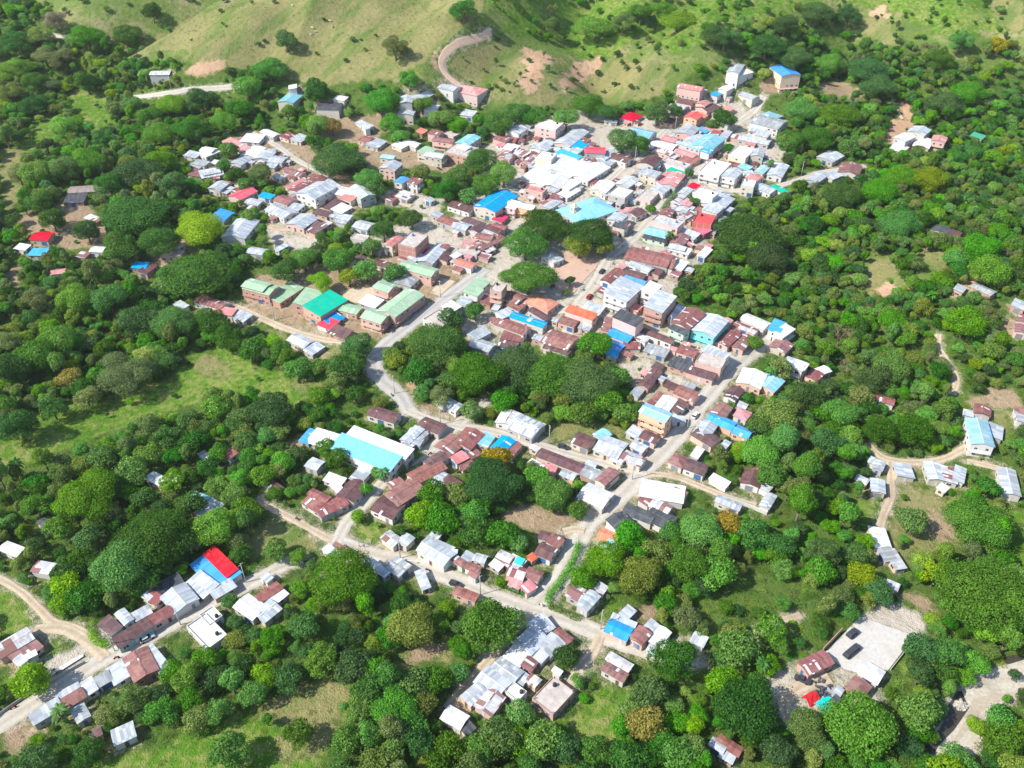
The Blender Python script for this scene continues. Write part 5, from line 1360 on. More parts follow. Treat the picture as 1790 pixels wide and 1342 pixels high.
def trunk_mesh(seed, top=5.6, spread=2.6, r=0.34):
    rg = random.Random(seed); b = MB(); fork = top * 0.45
    b.tube([(0, 0, -0.8), (0, 0, 0.3), (0.08, 0.05, fork * .6), (0.0, 0.1, fork)], [r * 1.5, r * 1.1, r * .9, r * .75], 7)
    for i in range(5):
        a = i * 1.257 + rg.uniform(-.3, .3); s = spread * rg.uniform(.6, 1.0)
        b.tube([(0, 0.1, fork - .15), (s * .45 * math.cos(a), s * .45 * math.sin(a), (fork + top) / 2), (s * math.cos(a), s * math.sin(a), top)], [r * .5, r * .34, r * .15], 5)
    return b.mesh('trunk', BARK, True)
VAR = {}
for si, (sp, kinds) in enumerate({'g': ('round', 'open', 'tall'), 'd': ('round', 'open', 'flat'), 'k': ('round', 'flat'), 'b': ('round', 'open', 'flat'), 'y': ('round', 'open'), 'o': ('round', 'open', 'tall'), 'Y': ('round',)}.items()):
    for ki, kd in enumerate(kinds):
        VAR[(sp, kd)] = [(crown_mesh(si * 50 + ki * 7 + q, kd, LEAF[sp]), trunk_mesh(si + ki * 3 + q, {'flat': 5.6, 'tall': 7.5}.get(kd, 5.0))) for q in range(2 if kd != 'tall' else 1)]
VAR[('w', 'open')] = [(twig_mesh(5, LEAF['w']), trunk_mesh(3, 4.0, 1.0, .3))]
FINE = {}
def fine_crown(sp, kd, big=False):
    if big: FINE.setdefault((sp, kd, 1), crown_mesh(600 + len(FINE), kd, LEAF[sp], 20000, 0.42)) if (sp, kd, 1) not in FINE else None; return FINE[(sp, kd, 1)]
    if sp == 'w': return VAR[(sp, kd)][0][0]
    if (sp, kd) not in FINE: FINE[(sp, kd)] = crown_mesh(400 + len(FINE), kd, LEAF[sp], 9500, 0.6)
    return FINE[(sp, kd)]
# trees one can pick out: crown centre pixel, crown radius px, species, crown kind (r round, o open, f flat, t tall)
TREES = """590 278 46 d r;665 174 31 g f;690 80 27 o o;500 68 19 d r;1040 46 36 g r;965 42 18 o o;1185 35 34 y r;1268 62 30 d o;1340 78 34 d r;1372 40 26 d o;1430 20 30 d r;1485 25 24 d o;810 14 27 d o;470 118 30 g r;432 148 24 g r;553 155 22 d r;715 135 20 g o;1030 182 28 d r;990 205 24 g r;
955 392 52 k f;1035 408 44 k r;925 482 52 d f;918 425 38 g r;1012 425 26 o r;1310 408 64 k r;1340 450 40 k r;1088 242 26 g r;1118 250 20 d r;860 838 52 k f;1592 908 29 g r;1705 905 52 b r;1720 1035 80 d r;855 1090 52 d r;716 1088 42 o r;600 1005 58 d r;208 990 46 b r;374 918 36 b r;152 862 56 b f;275 935 64 d r;
475 712 38 k r;1168 1036 18 y o;768 600 48 d r;832 650 46 d r;905 640 46 d r;965 655 50 d r;1025 665 50 d r;1042 600 30 g r;52 1186 34 y r;348 478 60 d r;350 396 46 y f;236 372 58 d r;238 302 44 d r;218 650 60 o o;122 660 22 Y o;100 595 34 g r;95 32 24 w o;92 98 34 o o;150 62 30 g r;222 60 26 d r;265 18 18 d o;112 218 22 b r;
150 140 22 d r;1128 1262 34 Y r;1300 1238 58 k r;1500 1265 60 b r;1606 1240 36 g r;1755 1285 40 d o;1408 1270 42 o o;990 1145 23 k r;1118 1002 36 o r;1205 985 36 d r;1255 1000 34 g r;1225 925 36 b r;1275 915 26 Y r;1320 930 32 d r;1290 1130 36 g r;1265 1190 30 b r;1350 1100 30 g r;
1180 1150 40 d r;1350 830 26 d t;1372 770 34 g t;1412 820 34 g t;1400 880 36 g t;1445 770 30 d r;1440 960 34 d o;1480 900 26 g t;1330 790 32 b r;1360 720 36 o f;1330 740 24 d r;1365 640 24 o o;1410 690 30 d r;1470 720 30 g r;1560 640 32 b r;1530 660 28 d r;1600 750 34 d r;1540 750 30 d r;1690 560 34 b r;1730 470 34 b r;1715 430 30 g r;
1560 560 26 g r;1470 580 26 w o;1480 640 20 w o;1570 390 34 g r;1470 340 32 d r;1540 330 30 b r;1620 310 34 y t;1580 310 30 g r;1640 100 30 d o;1625 85 22 w o;1680 70 24 g o;1520 120 36 d r;1535 150 32 d r;1450 110 24 g r;1745 80 16 Y o;1470 200 36 g r;1400 190 30 g r;1430 240 28 d r;1380 245 24 g r;1484 255 18 g r;1650 180 34 d r;1690 160 30 g r;
280 1240 34 g o;330 1220 30 g o;230 1220 30 b o;380 1240 30 g o;440 1210 30 g o;360 1150 28 g o;300 1170 24 b o;500 1180 32 d o;560 1150 34 g o;620 1160 36 d r;650 1200 34 d r;690 1240 40 g r;720 1270 30 g r;520 1280 30 d o;400 1310 40 d o;60 1330 40 d o;150 1310 30 d o;760 1190 30 d r;800 1175 20 g r;910 1245 26 g r;870 1290 36 g r;950 1290 36 g r;1040 1310 30 d r;
1100 1320 32 d r;1160 1290 28 g o;1190 1320 34 g r;840 1310 30 g r;780 1310 34 d r;1010 1190 14 g o;1200 1080 24 o r;1225 1095 18 o o;1150 960 32 o o;1060 975 34 g r;1100 935 28 g r;1175 930 22 g r;1020 1005 26 b o;735 895 26 b r;770 905 30 g r;755 860 26 g r;800 860 22 o r;830 925 30 d o;880 930 28 g r;905 945 20 g r;830 895 24 g r;845 870 26 g o;
940 830 24 b r;965 860 32 g r;930 815 16 o o;1010 890 18 g r;1040 880 16 b o;870 800 26 Y f;690 850 20 b r;660 825 13 g r;680 800 15 g r;640 855 12 g r;625 900 14 b r;590 800 20 d r;635 825 16 g o;570 780 18 g r;540 760 16 d r;520 790 18 d r;460 830 22 g r;480 860 14 d r;430 890 24 g r;410 860 26 b o;300 840 26 g o;250 870 24 d r;
330 880 28 d r;230 820 30 g r;180 800 28 g r;110 830 26 o o;60 880 30 g o;100 920 26 g o;150 940 24 g r;120 1000 26 d r;150 1040 30 d r;260 1010 26 d r;110 1050 22 b r;360 1020 14 g r;345 1045 10 g r;310 1060 10 g r;400 1050 14 g r;410 1085 14 g r;455 1080 20 g r;480 960 22 g r;520 970 16 g r;380 790 18 g r;340 770 26 d r;
290 760 28 d o;380 710 26 g r;410 740 24 d o;430 770 22 d r;370 690 22 o o;260 740 26 o o;500 730 22 d o;1058 430 20 o o;990 510 8 o o;1080 660 24 g r;1060 700 26 b r;1095 720 22 g r;1020 720 24 g r;985 720 18 b r;880 700 22 g r;825 715 20 g r;770 690 24 o o;730 650 26 d r;740 615 20 g r;790 555 22 d r;830 545 16 g r;1305 600 12 g r;1320 595 16 g r;
626 602 26 d r;600 640 30 d r;570 640 26 g o;622 688 19 d r;560 690 20 g r;520 640 24 b r;490 610 24 g o;440 610 24 d r;400 590 26 d r;370 560 28 d r;300 560 36 g r;240 560 34 d r;190 520 32 g r;130 520 30 b r;60 520 28 o o;60 620 36 g r;20 640 34 d r;150 690 26 o o;90 710 26 d o;30 740 34 d r;10 600 28 o o;690 475 20 g r;
640 470 22 g r;590 450 26 g r;560 490 24 b o;530 450 24 g r;500 470 24 d r;610 480 20 y o;670 400 22 d r;720 380 20 d r;650 430 18 g r;800 310 26 d r;840 280 30 d r;880 300 24 b r;850 320 24 g r;820 340 18 g r;780 330 22 d r;735 300 18 o r;645 310 24 b f;660 330 18 d r;740 260 10 d o;560 245 12 d o;538 215 16 g r;555 215 22 y r;580 218 18 Y r;
685 215 22 b r;700 235 16 g r;740 180 18 g r;770 205 22 g r;800 215 18 g r;870 215 26 d r;900 195 22 g r;920 200 20 d r;400 260 18 g r;410 305 16 d r;455 300 20 g r;430 320 14 g r;470 330 10 g r;520 360 12 d r;435 375 14 g r;390 290 14 g r;60 180 26 d o;30 120 34 b o;20 160 30 o o;60 140 26 d o;30 70 34 d o;70 60 26 o o;
180 240 26 d o;150 280 30 g r;110 290 26 g r;60 300 26 g r;30 300 22 o o;190 320 26 d r;280 230 28 b r;330 225 28 d r;300 180 26 b r;350 170 24 d r;390 210 22 g r;420 190 24 g r;260 200 22 g r;230 180 18 g r;280 280 30 g r;300 320 26 d r;280 420 34 d r;210 430 30 d r;150 400 24 d r;90 380 24 d r;70 350 22 d r;1215 350 10 d r;
1138 365 9 b r;1205 300 10 d r;1275 258 9 d r;1300 285 12 d r;1265 205 20 d r;1245 215 12 g r;1210 345 9 d r;1250 60 24 d r;1160 15 26 g o;1120 20 20 g r;1090 35 22 o o;1220 120 10 g r;1300 40 20 g o;1390 100 28 d r;1072 192 15 d r;1150 195 22 d r;1180 190 18 d o;1060 195 18 g r;940 205 20 g r;700 850 18 b r;1060 868 12 y o;1240 50 20 d o;1706 1266 15 y r;1735 1325 18 d r;505 196 13 g r;524 192 12 d o;610 196 10 g r;1772 1338 26 o r"""
placed = []   # (x, y, radius, species)
KN = {'r': 'round', 'o': 'open', 'f': 'flat', 't': 'tall'}
def crown_centre_height(kd): return {'flat': 6.3, 'tall': 7.0}.get(kd, 5.6) / 5.0
TR = []
for it in TREES.replace('\n', '').split(';'):
    p = it.split(); x, y, r = float(p[0]), float(p[1]), float(p[2]); kd = KN[p[4]]; sp = p[3]
    if (sp, kd) not in VAR: kd = VAR and [k for (s_, k) in VAR if s_ == sp][0]
    g = hit(x, y); dep = proj(g.x, g.y, g.z)[2]; rad = r * float(dep) / FPX
    up = min(crown_centre_height(kd) * rad, 9.0); g = hit(x, y, up); rad = r * float(proj(g.x, g.y, g.z)[2]) / FPX
    TR.append((g.x, g.y, rad, sp, kd, (x, y), 5))
nnamed = len(TR)
# fill: woods and gardens between them
DENS = [   # polygon, chance, smallest and largest crown radius, species mix
 (P("-400 -400 2300 -400 2300 1900 -400 1900"), 1.0, 2.0, 5.0, 'kddoddggyggogbboo'),
 (GZ[0][1], 0.09, 0.9, 3.0, 'ddggoo'), (GZ[1][1], 0.035, 0.7, 2.0, 'do'), (GZ[2][1], 0.20, 1.0, 3.4, 'dggbo'), (GZ[3][1], 0.12, 0.9, 2.2, 'ddgo'),
 (P("1290 90 1440 60 1560 90 1640 120 1790 140 2200 150 2200 330 1790 330 1500 260 1380 160"), 0.92, 2.2, 4.6, 'dddgggbboy'),
 (P("1560 60 1700 40 1790 90 1790 160 1640 130"), 0.4, 1.6, 4.0, 'gggboy'), (P("1440 -50 1560 0 1560 90 1480 100 1400 60"), 0.35, 1.6, 4.0, 'ddggb'),
 (P("870 170 1060 170 1200 150 1280 110 1210 150 1080 215 900 215"), 0.6, 1.8, 3.6, 'ddgg'),
 (P("440 160 560 120 900 180 880 240 600 240 440 230"), 0.45, 1.6, 3.8, 'ddggbo'),
 (P("880 225 1000 190 1180 200 1200 140 1300 130 1400 200 1340 320 1250 420 1190 490 1180 545 1270 560 1390 575 1300 650 1240 700 1160 800 1120 740 1100 640 980 620 820 610 850 480 1000 520 1050 430 900 380 830 370"), 0.22, 0.9, 2.4, 'ddgg'),
 (P("430 235 520 240 620 290 840 240 840 300 700 380 820 470 640 440 560 420 420 440 340 300"), 0.9, 1.2, 3.4, 'ddggby'),
 (P("415 470 520 465 740 440 840 470 740 540 660 600 560 600 415 540"), 0.10, 1.0, 2.4, 'dgg'),
 (P("560 720 740 720 900 740 1140 790 1130 860 980 1060 900 1060 560 950"), 0.85, 1.2, 3.4, 'ddggb'),
 (P("0 1140 140 1100 420 990 520 960 520 1010 300 1150 0 1300"), 0.35, 1.0, 2.6, 'dgb'),
 (P("780 1250 920 1070 1020 1100 980 1250"), 0.06, 1.0, 2.0, 'dg'), (P("950 1060 1000 930 1120 900 1050 1090"), 0.5, 1.5, 3.0, 'dggb'),
]
GRASSY = [p for k, p in GZ if k in 'LDESC']
rg = random.Random(11); cand = []
yy = 92.0
while yy < 690:
    stp = 3.9 if yy < 420 else 4.6; xx = -yy * 0.78 - 60
    while xx < yy * 0.78 + 60:
        cand.append((xx + rg.uniform(-.5, .5) * stp, yy + rg.uniform(-.5, .5) * stp)); xx += stp
    yy += stp * 0.92
ca = np.array(cand); cz = gz(ca[:, 0], ca[:, 1]); qx, qy, qd = proj(ca[:, 0], ca[:, 1], cz + 0.5)
di = np.zeros(len(ca), int)
for k, dd in enumerate(DENS): di[inpoly(qx, qy, dd[0])] = k
gr = np.zeros(len(ca), bool)
for p in GRASSY: gr |= inpoly(qx, qy, p)
ux, uy, _ = proj(ca[:, 0], ca[:, 1], cz + 5.5)
for p in GRASSY[:]: gr |= inpoly(ux, uy, p)
gr |= inpoly(qx, qy, RIVER)
scr = inpoly(qx, qy, P('1480 400 1700 400 1720 560 1480 620')) | inpoly(qx, qy, P('1200 -60 1790 -60 1790 140 1560 120 1440 110 1290 100')) | inpoly(qx, qy, P('420 880 590 900 560 980 420 1000')) | inpoly(qx, qy, P('1490 840 1700 860 1700 1000 1500 1010'))
frd = np.minimum(road_dist(ca[:, 0], ca[:, 1]), np.minimum(road_dist(ca[:, 0], ca[:, 1] + 4.5) * 1.0 + .3, road_dist(ca[:, 0], ca[:, 1] + 8.0) + 1.2))
yrd = inpoly(qx + 42, qy - 8, YARD) | inpoly(qx + 24, qy - 8, YARD) | inpoly(qx, qy + 8, YARD) | inpoly(qx, qy - 16, YARD) | inpoly(qx, qy - 34, YARD); bare = np.zeros(len(ca), bool)
for k, p in GZ:
    if k in 'SEC' and p[0][1] > 850: bare |= inpoly(qx, qy, p) | inpoly(qx, qy - 14, p)
grid = {}
def gadd(x, y, r): grid.setdefault((int(x // 12), int(y // 12)), []).append((x, y, r))
for t in TR: gadd(t[0], t[1], t[2])
def gfree(x, y, r, f=0.50):
    a, b = int(x // 12), int(y // 12)
    for i in (a - 1, a, a + 1):
        for j in (b - 1, b, b + 1):
            for (u, v, s) in grid.get((i, j), ()):
                if (u - x) ** 2 + (v - y) ** 2 < ((s + r) * f) ** 2: return False
    return True
hgrid = {}
for h in HS: 
    for a in range(int((h.c.x - h.L / 2 - 6) // 15), int((h.c.x + h.L / 2 + 6) // 15) + 1):
        for b in range(int((h.c.y - h.L / 2 - 6) // 15), int((h.c.y + h.L / 2 + 6) // 15) + 1): hgrid.setdefault((a, b), []).append(h)
def hclear(x, y):
    """distance to the nearest wall; also how far a crown in front would hide a roof seen from the air"""
    best = 99.0
    for h in hgrid.get((int(x // 15), int(y // 15)), ()):
        lx, ly = local(h, x, y); dx, dy = max(0, abs(lx) - h.L / 2), max(0, abs(ly) - h.W / 2); best = min(best, math.hypot(dx, dy) if dx + dy > 0 else -1)
    return best
FT = []
order = list(range(len(ca))); rg.shuffle(order)
for i in order:
    x, y = cand[i]; dn = DENS[di[i]]
    if bare[i] and rg.random() > 0.008: continue
    if gr[i] and di[i] not in (1, 2, 3, 4) and rg.random() > (0.20 if scr[i] else 0.04): continue
    if yrd[i]: continue
    if rg.random() > dn[1]: continue
    if di[i] == 0 and mnoise.noise(Vector((x * 0.045, y * 0.045, 8.8))) > 0.40 and rg.random() > 0.12: continue
    if qx[i] < -140 or qx[i] > 1930 or qy[i] < -60 or qy[i] > 1500: continue
    r = dn[2] + (dn[3] - dn[2]) * rg.random() ** 1.4
    if gr[i] and di[i] not in (1, 2, 3, 4): r *= 0.5
    c = hclear(x, y); c2 = hclear(x, y + r * 1.2)
    if c < 0.8: continue
    r = min(r, 0.6 + c * 0.8, frd[i] * 0.9 + 0.3, 0.9 + 0.9 * max(0, c2))
    if r < 0.9 or not gfree(x, y, r): continue
    sp = dn[4][int((mnoise.noise(Vector((x * 0.03, y * 0.03, 1.7))) * 0.9 + 0.5 + rg.uniform(-.45, .45)) * len(dn[4])) % len(dn[4])]
    kd = rg.choice([k for (s_, k) in VAR if s_ == sp]); gadd(x, y, r); FT.append((x, y, r, sp, kd, (float(qx[i]), float(qy[i])), 0))
    if len(FT) > 11000: break
def appsize(t): return t[2] * FPX / float(proj(t[0], t[1], 5)[2])
TR = [t for t in TR if hclear(t[0], t[1]) > -0.5 or t[2] > 4]
TR.sort(key=lambda t: -appsize(t)); IND = TR[:300]; REST = TR[300:] + FT
print('trees', len(IND), 'rest', len(REST))
SPW = {'g': 'mid green', 'd': 'dark green', 'k': 'very dark', 'b': 'bright green', 'y': 'yellow-green', 'o': 'dull olive', 'w': 'leafless grey', 'Y': 'golden'}
KW = {'round': 'domed tree', 'open': 'loose crowned tree', 'flat': 'flat topped tree', 'tall': 'tall feathery tree'}
LT = []
for t in IND:
    x, y, r, sp, kd, px, _ = t; cm, tm = VAR[(sp, kd)][int(x * 7 + y * 3) % len(VAR[(sp, kd)])]
    if r > 6.0: cm = fine_crown(sp, kd, r > 9.0)
    root = empty({'w': 'leafless_tree'}.get(sp, {'flat': 'umbrella_tree', 'tall': 'bamboo_clump'}.get(kd, 'broadleaf_tree')), (x, y, gzf(x, y)), (x * 1.7 + y) % 6.28); s = r / 4.9
    zs = s * min(1.0, 9.0 / (crown_centre_height(kd) * r)) if r > 5 else s
    for nm, me in (('trunk', tm), ('crown', cm)): o = link(nm, me, root); o.scale = (s, s, zs)
    ap = appsize(t); tag(root, None, 'tree', {'umbrella_tree': 'broad flat topped trees', 'leafless_tree': 'leafless trees', 'bamboo_clump': 'feathery tall trees'}.get(root.name.split('.')[0], 'trees in and around the town'))
    LT.append((root, [('huge ' if ap > 44 else 'big ' if ap > 30 else '' if ap > 20 else 'small ') + SPW[sp] + ' ' + KW[kd], SPW[sp] + ' ' + KW[kd], SPW[sp] + ' tree'], px))
relabel(LT)
# the rest of the woods: one stuff object, trees instanced on its points
def scatter(name, items, variants, label, cat):
    """items: x, y, radius, variant index"""
    c = bpy.data.collections.new(name + '_kinds'); obs = []
    for k, me_ in enumerate(variants): o = bpy.data.objects.new('kind_%03d' % k, me_); c.objects.link(o); obs.append(o)
    me = bpy.data.meshes.new(name); me.from_pydata([(t[0], t[1], gzf(t[0], t[1])) for t in items], [], [])
    for nm, ty, vals in (('sc', 'FLOAT', [t[2] / 4.9 for t in items]), ('sq', 'FLOAT', [0.8 + 0.45 * ((t[0] * 7.77 + t[1] * 3.3) % 1.0) for t in items]), ('st', 'FLOAT', [0.82 + 0.4 * ((t[0] * 1.13 + t[1] * 5.7) % 1.0) for t in items]), ('rz', 'FLOAT', [(t[0] * 3.1 + t[1] * 1.7) % 6.28 for t in items]), ('kd', 'INT', [t[3] for t in items])):
        a = me.attributes.new(nm, ty, 'POINT'); a.data.foreach_set('value', vals)
    ob = link(name, me); g = bpy.data.node_groups.new(name, 'GeometryNodeTree'); g.interface.new_socket('Geometry', in_out='INPUT', socket_type='NodeSocketGeometry'); g.interface.new_socket('Geometry', in_out='OUTPUT', socket_type='NodeSocketGeometry')
    N = g.nodes.new; Lk = g.links.new; gi, go = N('NodeGroupInput'), N('NodeGroupOutput'); ci = N('GeometryNodeCollectionInfo'); ci.inputs[0].default_value = c; ci.inputs['Separate Children'].default_value = True; ci.inputs['Reset Children'].default_value = True
    ip = N('GeometryNodeInstanceOnPoints'); ip.inputs['Pick Instance'].default_value = True; Lk(gi.outputs[0], ip.inputs['Points']); Lk(ci.outputs[0], ip.inputs['Instance'])
    def at(nm, ty):
        a = N('GeometryNodeInputNamedAttribute'); a.data_type = ty; a.inputs[0].default_value = nm; return a.outputs[0]
    Lk(at('kd', 'INT'), ip.inputs['Instance Index']); cb = N('ShaderNodeCombineXYZ'); Lk(at('rz', 'FLOAT'), cb.inputs[2]); Lk(cb.outputs[0], ip.inputs['Rotation']); 
    def mul(a, b): q = N('ShaderNodeMath'); q.operation = 'MULTIPLY'; Lk(a, q.inputs[0]); Lk(b, q.inputs[1]); return q.outputs[0]
    sv = N('ShaderNodeCombineXYZ'); S = at('sc', 'FLOAT'); Lk(mul(S, at('sq', 'FLOAT')), sv.inputs[0]); Lk(S, sv.inputs[1]); Lk(mul(S, at('st', 'FLOAT')), sv.inputs[2]); Lk(sv.outputs[0], ip.inputs['Scale'])
    Lk(ip.outputs[0], go.inputs[0])
    md = ob.modifiers.new('scatter', 'NODES'); md.node_group = g; tag(ob, label, cat, kind='stuff'); return ob
def join_tree(cm, tm):
    bm = bmesh.new(); bm.from_mesh(cm); k = len(bm.faces); bm.from_mesh(tm); bm.faces.ensure_lookup_table()
    for f in bm.faces[k:]: f.material_index = 1
    me = bpy.data.meshes.new('woodland_tree'); bm.to_mesh(me); bm.free(); me.materials.append(cm.materials[0]); me.materials.append(BARK); return me
keys = sorted(VAR); vmesh = []; vidx = {}
for k in keys: vidx[k] = len(vmesh); vmesh.append(join_tree(*VAR[k][0]))
scatter('woodland', [(t[0], t[1], t[2], vidx[(t[3], t[4])]) for t in REST], vmesh, 'dense green woodland and garden trees filling in around the town', 'woodland')
# undergrowth: bushes on the wood floor, scrub on slopes, tufts on pastures
BUSH = [crown_mesh(900 + i, 'bush', LEAF[s], 260) for i, s in enumerate('gdbokyo')]
cand = []; yy = 92.0
while yy < 680:
    stp = 2.6 if yy < 330 else 3.3; xx = -yy * 0.75 - 40
    while xx < yy * 0.75 + 40: cand.append((xx + rg.uniform(-.6, .6) * stp, yy + rg.uniform(-.6, .6) * stp)); xx += stp
    yy += stp
ca = np.array(cand); cz = gz(ca[:, 0], ca[:, 1]); qx, qy, qd = proj(ca[:, 0], ca[:, 1], cz)
cls = np.full(len(ca), 4)
for k, p in GZ: cls[inpoly(qx, qy, p)] = KEY[k]
dj = np.zeros(len(ca), int)
for k, dd in enumerate(DENS): dj[inpoly(qx, qy, dd[0])] = k
frd = road_dist(ca[:, 0], ca[:, 1]); inr = inpoly(qx, qy, RIVER)
prob = {0: 0.6, 1: 0.6, 2: 0.16, 3: 0.10, 4: 0.95, 5: 0.12, 6: 0.40}; US = []
for i, (x, y) in enumerate(cand):
    if rg.random() > (0.34 if cls[i] in (2, 3) and qy[i] < 940 else prob[int(cls[i])]) or frd[i] < 0.9 or inr[i] or qx[i] < -60 or qx[i] > 1850 or qy[i] > 1420 or qy[i] < -40: continue
    if inpoly(np.array([qx[i]]), np.array([qy[i]]), YARD)[0]: continue
    c = hclear(x, y)
    if c < 0.5: continue
    r = rg.uniform(0.7, 2.1) if cls[i] == 4 else 0.25 + 0.9 * rg.random() ** 2
    if cls[i] in (0, 6): r *= 1.25
    US.append((x, y, min(r, .25 + c * .8), rg.choice((0, 0, 1, 2, 2, 3, 4, 5, 6)) if cls[i] == 4 else rg.choice((0, 1, 2, 3, 5, 6, 3))))
print('bushes', len(US))
scatter('undergrowth', US, BUSH, 'low bushes and scrub on the slopes and under the trees', 'undergrowth')
# ------------------------------------------------------------------ church tower, vehicles, poles and other small things
M_CREAM = simple('cream_stucco', (0.68, 0.60, 0.42), 0.85); M_TYRE = simple('tyre_rubber', (0.02, 0.02, 0.02), 0.9); M_POLE = simple('grey_concrete_pole', (0.46, 0.44, 0.41), 0.85)
def paint(name, c): return simple(name, c, 0.35, 0.05)
CAR = {'dark': paint('dark_paint', (0.05, 0.055, 0.07)), 'white': paint('white_paint', (0.75, 0.75, 0.74)), 'silver': paint('silver_paint', (0.42, 0.44, 0.46)), 'red': paint('red_paint', (0.42, 0.03, 0.03)), 'blue': paint('blue_paint', (0.04, 0.12, 0.35))}
ch = next(h for h in TOP if h.col == 'A'); p = hit(1003, 391); lx, ly = local(ch, p.x, p.y)
tb = MB(); tb.box(-1.6, 1.6, -1.6, 1.6, -1, 7.2)
tb.box(-1.8, 1.8, -1.8, 1.8, 7.2, 7.5); tw = tb.build('bell_tower', M_CREAM, ch.root); tw.location = (lx, ly, p.z - ch.bz)
bf = MB()
for sx in (-1, 1):
    for sy in (-1, 1): bf.box(sx * 1.15 - .3, sx * 1.15 + .3, sy * 1.15 - .3, sy * 1.15 + .3, 7.5, 9.6)
bf.box(-1.6, 1.6, -1.6, 1.6, 9.6, 9.85); bf.build('belfry', M_CREAM, tw)
cp = MB(); cp.slab([(-1.5, -1.5, 9.86), (1.5, -1.5, 9.86), (0, 0, 12.0)], .05); cp.slab([(1.5, -1.5, 9.86), (1.5, 1.5, 9.86), (0, 0, 12.0)], .05); cp.slab([(1.5, 1.5, 9.86), (-1.5, 1.5, 9.86), (0, 0, 12.0)], .05); cp.slab([(-1.5, 1.5, 9.86), (-1.5, -1.5, 9.86), (0, 0, 12.0)], .05); cp.build('spire', M_CREAM, tw)
def dirang(x0, y0, x1, y1): a, b = hit(x0, y0), hit(x1, y1); return math.atan2(b.y - a.y, b.x - a.x)
def wheel_mesh(r=0.36, w=0.24):
    b = MB(); b.tube([(0, -w / 2, 0), (0, w / 2, 0)], r, 14); return b.mesh('wheel', M_TYRE)
WH = wheel_mesh(); WHT = wheel_mesh(0.48, 0.3)
def loft(b, secs, m=0):
    """secs: (x, half width bottom, half width top, z bottom, z top)"""
    n0 = len(b.v)
    for x, wb_, wt_, zb, zt in secs: b.v += [(x, -wb_, zb), (x, wb_, zb), (x, wt_, zt), (x, -wt_, zt)]
    for i in range(len(secs) - 1):
        a = n0 + i * 4; c = a + 4
        for k in range(4): b.f.append((a + k, a + (k + 1) % 4, c + (k + 1) % 4, c + k)); b.m.append(m)
    b.f.append((n0 + 3, n0 + 2, n0 + 1, n0)); e = n0 + 4 * (len(secs) - 1); b.f.append((e, e + 1, e + 2, e + 3)); b.m += [m, m]
def car(px, py, ang, col, label, pickup=False):
    g = hit(px, py); r = empty('pickup_truck' if pickup else 'parked_car', g + Vector((0, 0, .12)), ang); b = MB()
    loft(b, [(-2.2, .8, .76, .42, .9), (-1.9, .88, .84, .3, .98), (1.2, .88, .84, .3, .96), (2.0, .84, .78, .32, .86), (2.25, .74, .7, .42, .72)]); b.build('body', CAR[col], r)
    if pickup:
        c = MB(); loft(c, [(-.4, .8, .66, .98, 1.6), (-.3, .8, .68, .98, 1.66), (.6, .8, .68, .98, 1.64), (1.2, .8, .7, .97, 1.0)]); c.build('cabin_glass', M_GLASS, r); d = MB(); d.box(-.38, .6, -.69, .69, 1.66, 1.71); d.build('cabin_roof', CAR[col], r)
        e = MB(); e.box(-2.1, -.5, -.83, -.76, .98, 1.25); e.box(-2.1, -.5, .76, .83, .98, 1.25); e.box(-2.17, -2.1, -.83, .83, .9, 1.25); e.build('cargo_bed', CAR[col], r)
    else:
        c = MB(); loft(c, [(-1.9, .8, .7, .98, 1.1), (-1.3, .8, .64, .98, 1.42), (.3, .8, .66, .98, 1.42), (1.1, .8, .74, .97, 1.0)]); c.build('cabin_glass', M_GLASS, r); d = MB(); d.box(-1.3, .3, -.67, .67, 1.42, 1.47); d.build('cabin_roof', CAR[col], r)
    for x in (-1.35, 1.4):
        for y in (-.8, .8): link('wheel', WH, r, (x, y, .36))
    for y in (-.55, .55): h_ = MB(); h_.box(2.16, 2.27, y - .14, y + .14, .6, .72); h_.build('headlight', simple('headlight_glass', (.8, .8, .75), .2), r)
    tag(r, label, 'car' if not pickup else 'pickup', 'vehicles parked in the town')
def truck(px, py, ang, label, L=6.6):
    g = hit(px, py); r = empty('cargo_truck', g + Vector((0, 0, .18)), ang); r.scale = (.82, .82, .7); tarp = simple('black_tarpaulin', (0.045, 0.048, 0.06), .7)
    b = MB(); b.box(-L / 2, L / 2 - 1.7, -1.1, 1.1, .75, .95); b.build('chassis', CAR['dark'], r); c = MB(); loft(c, [(-L / 2, 1.15, 1.05, .95, 2.5), (-L / 2 + .4, 1.15, .95, .95, 2.75), (L / 2 - 2.2, 1.15, .95, .95, 2.75), (L / 2 - 1.9, 1.15, 1.05, .95, 2.5)]); c.build('cargo_box', tarp, r)
    d = MB(); loft(d, [(L / 2 - 1.75, 1.05, .98, .6, 2.3), (L / 2 - .7, 1.05, .95, .6, 2.3), (L / 2 - .2, 1.02, .98, .6, 1.5), (L / 2, .98, .95, .6, 1.35)]); d.build('cab', CAR['dark'], r); e = MB(); e.quad((L / 2 - .66, -.85, 2.2), (L / 2 - .66, .85, 2.2), (L / 2 - .2, .85, 1.56), (L / 2 - .2, -.85, 1.56)); e.quad((L / 2 - .69, .85, 2.2), (L / 2 - .69, -.85, 2.2), (L / 2 - .23, -.85, 1.56), (L / 2 - .23, .85, 1.56))
    e.build('windscreen', M_GLASS, r)
    for x in (-L / 2 + 1, -L / 2 + 2.1, L / 2 - 1.1):
        for y in (-.95, .95): link('wheel', WHT, r, (x, y, .48))
    tag(r, label, 'truck', 'trucks on the concrete yard')
ta = dirang(1475, 1155, 1505, 1130)
truck(1489, 1110, ta, 'dark truck on the pale concrete yard, the shorter and upper of two', 5.2); truck(1488, 1141, ta, 'long dark truck on the pale concrete yard, the lower of two', 8.0)
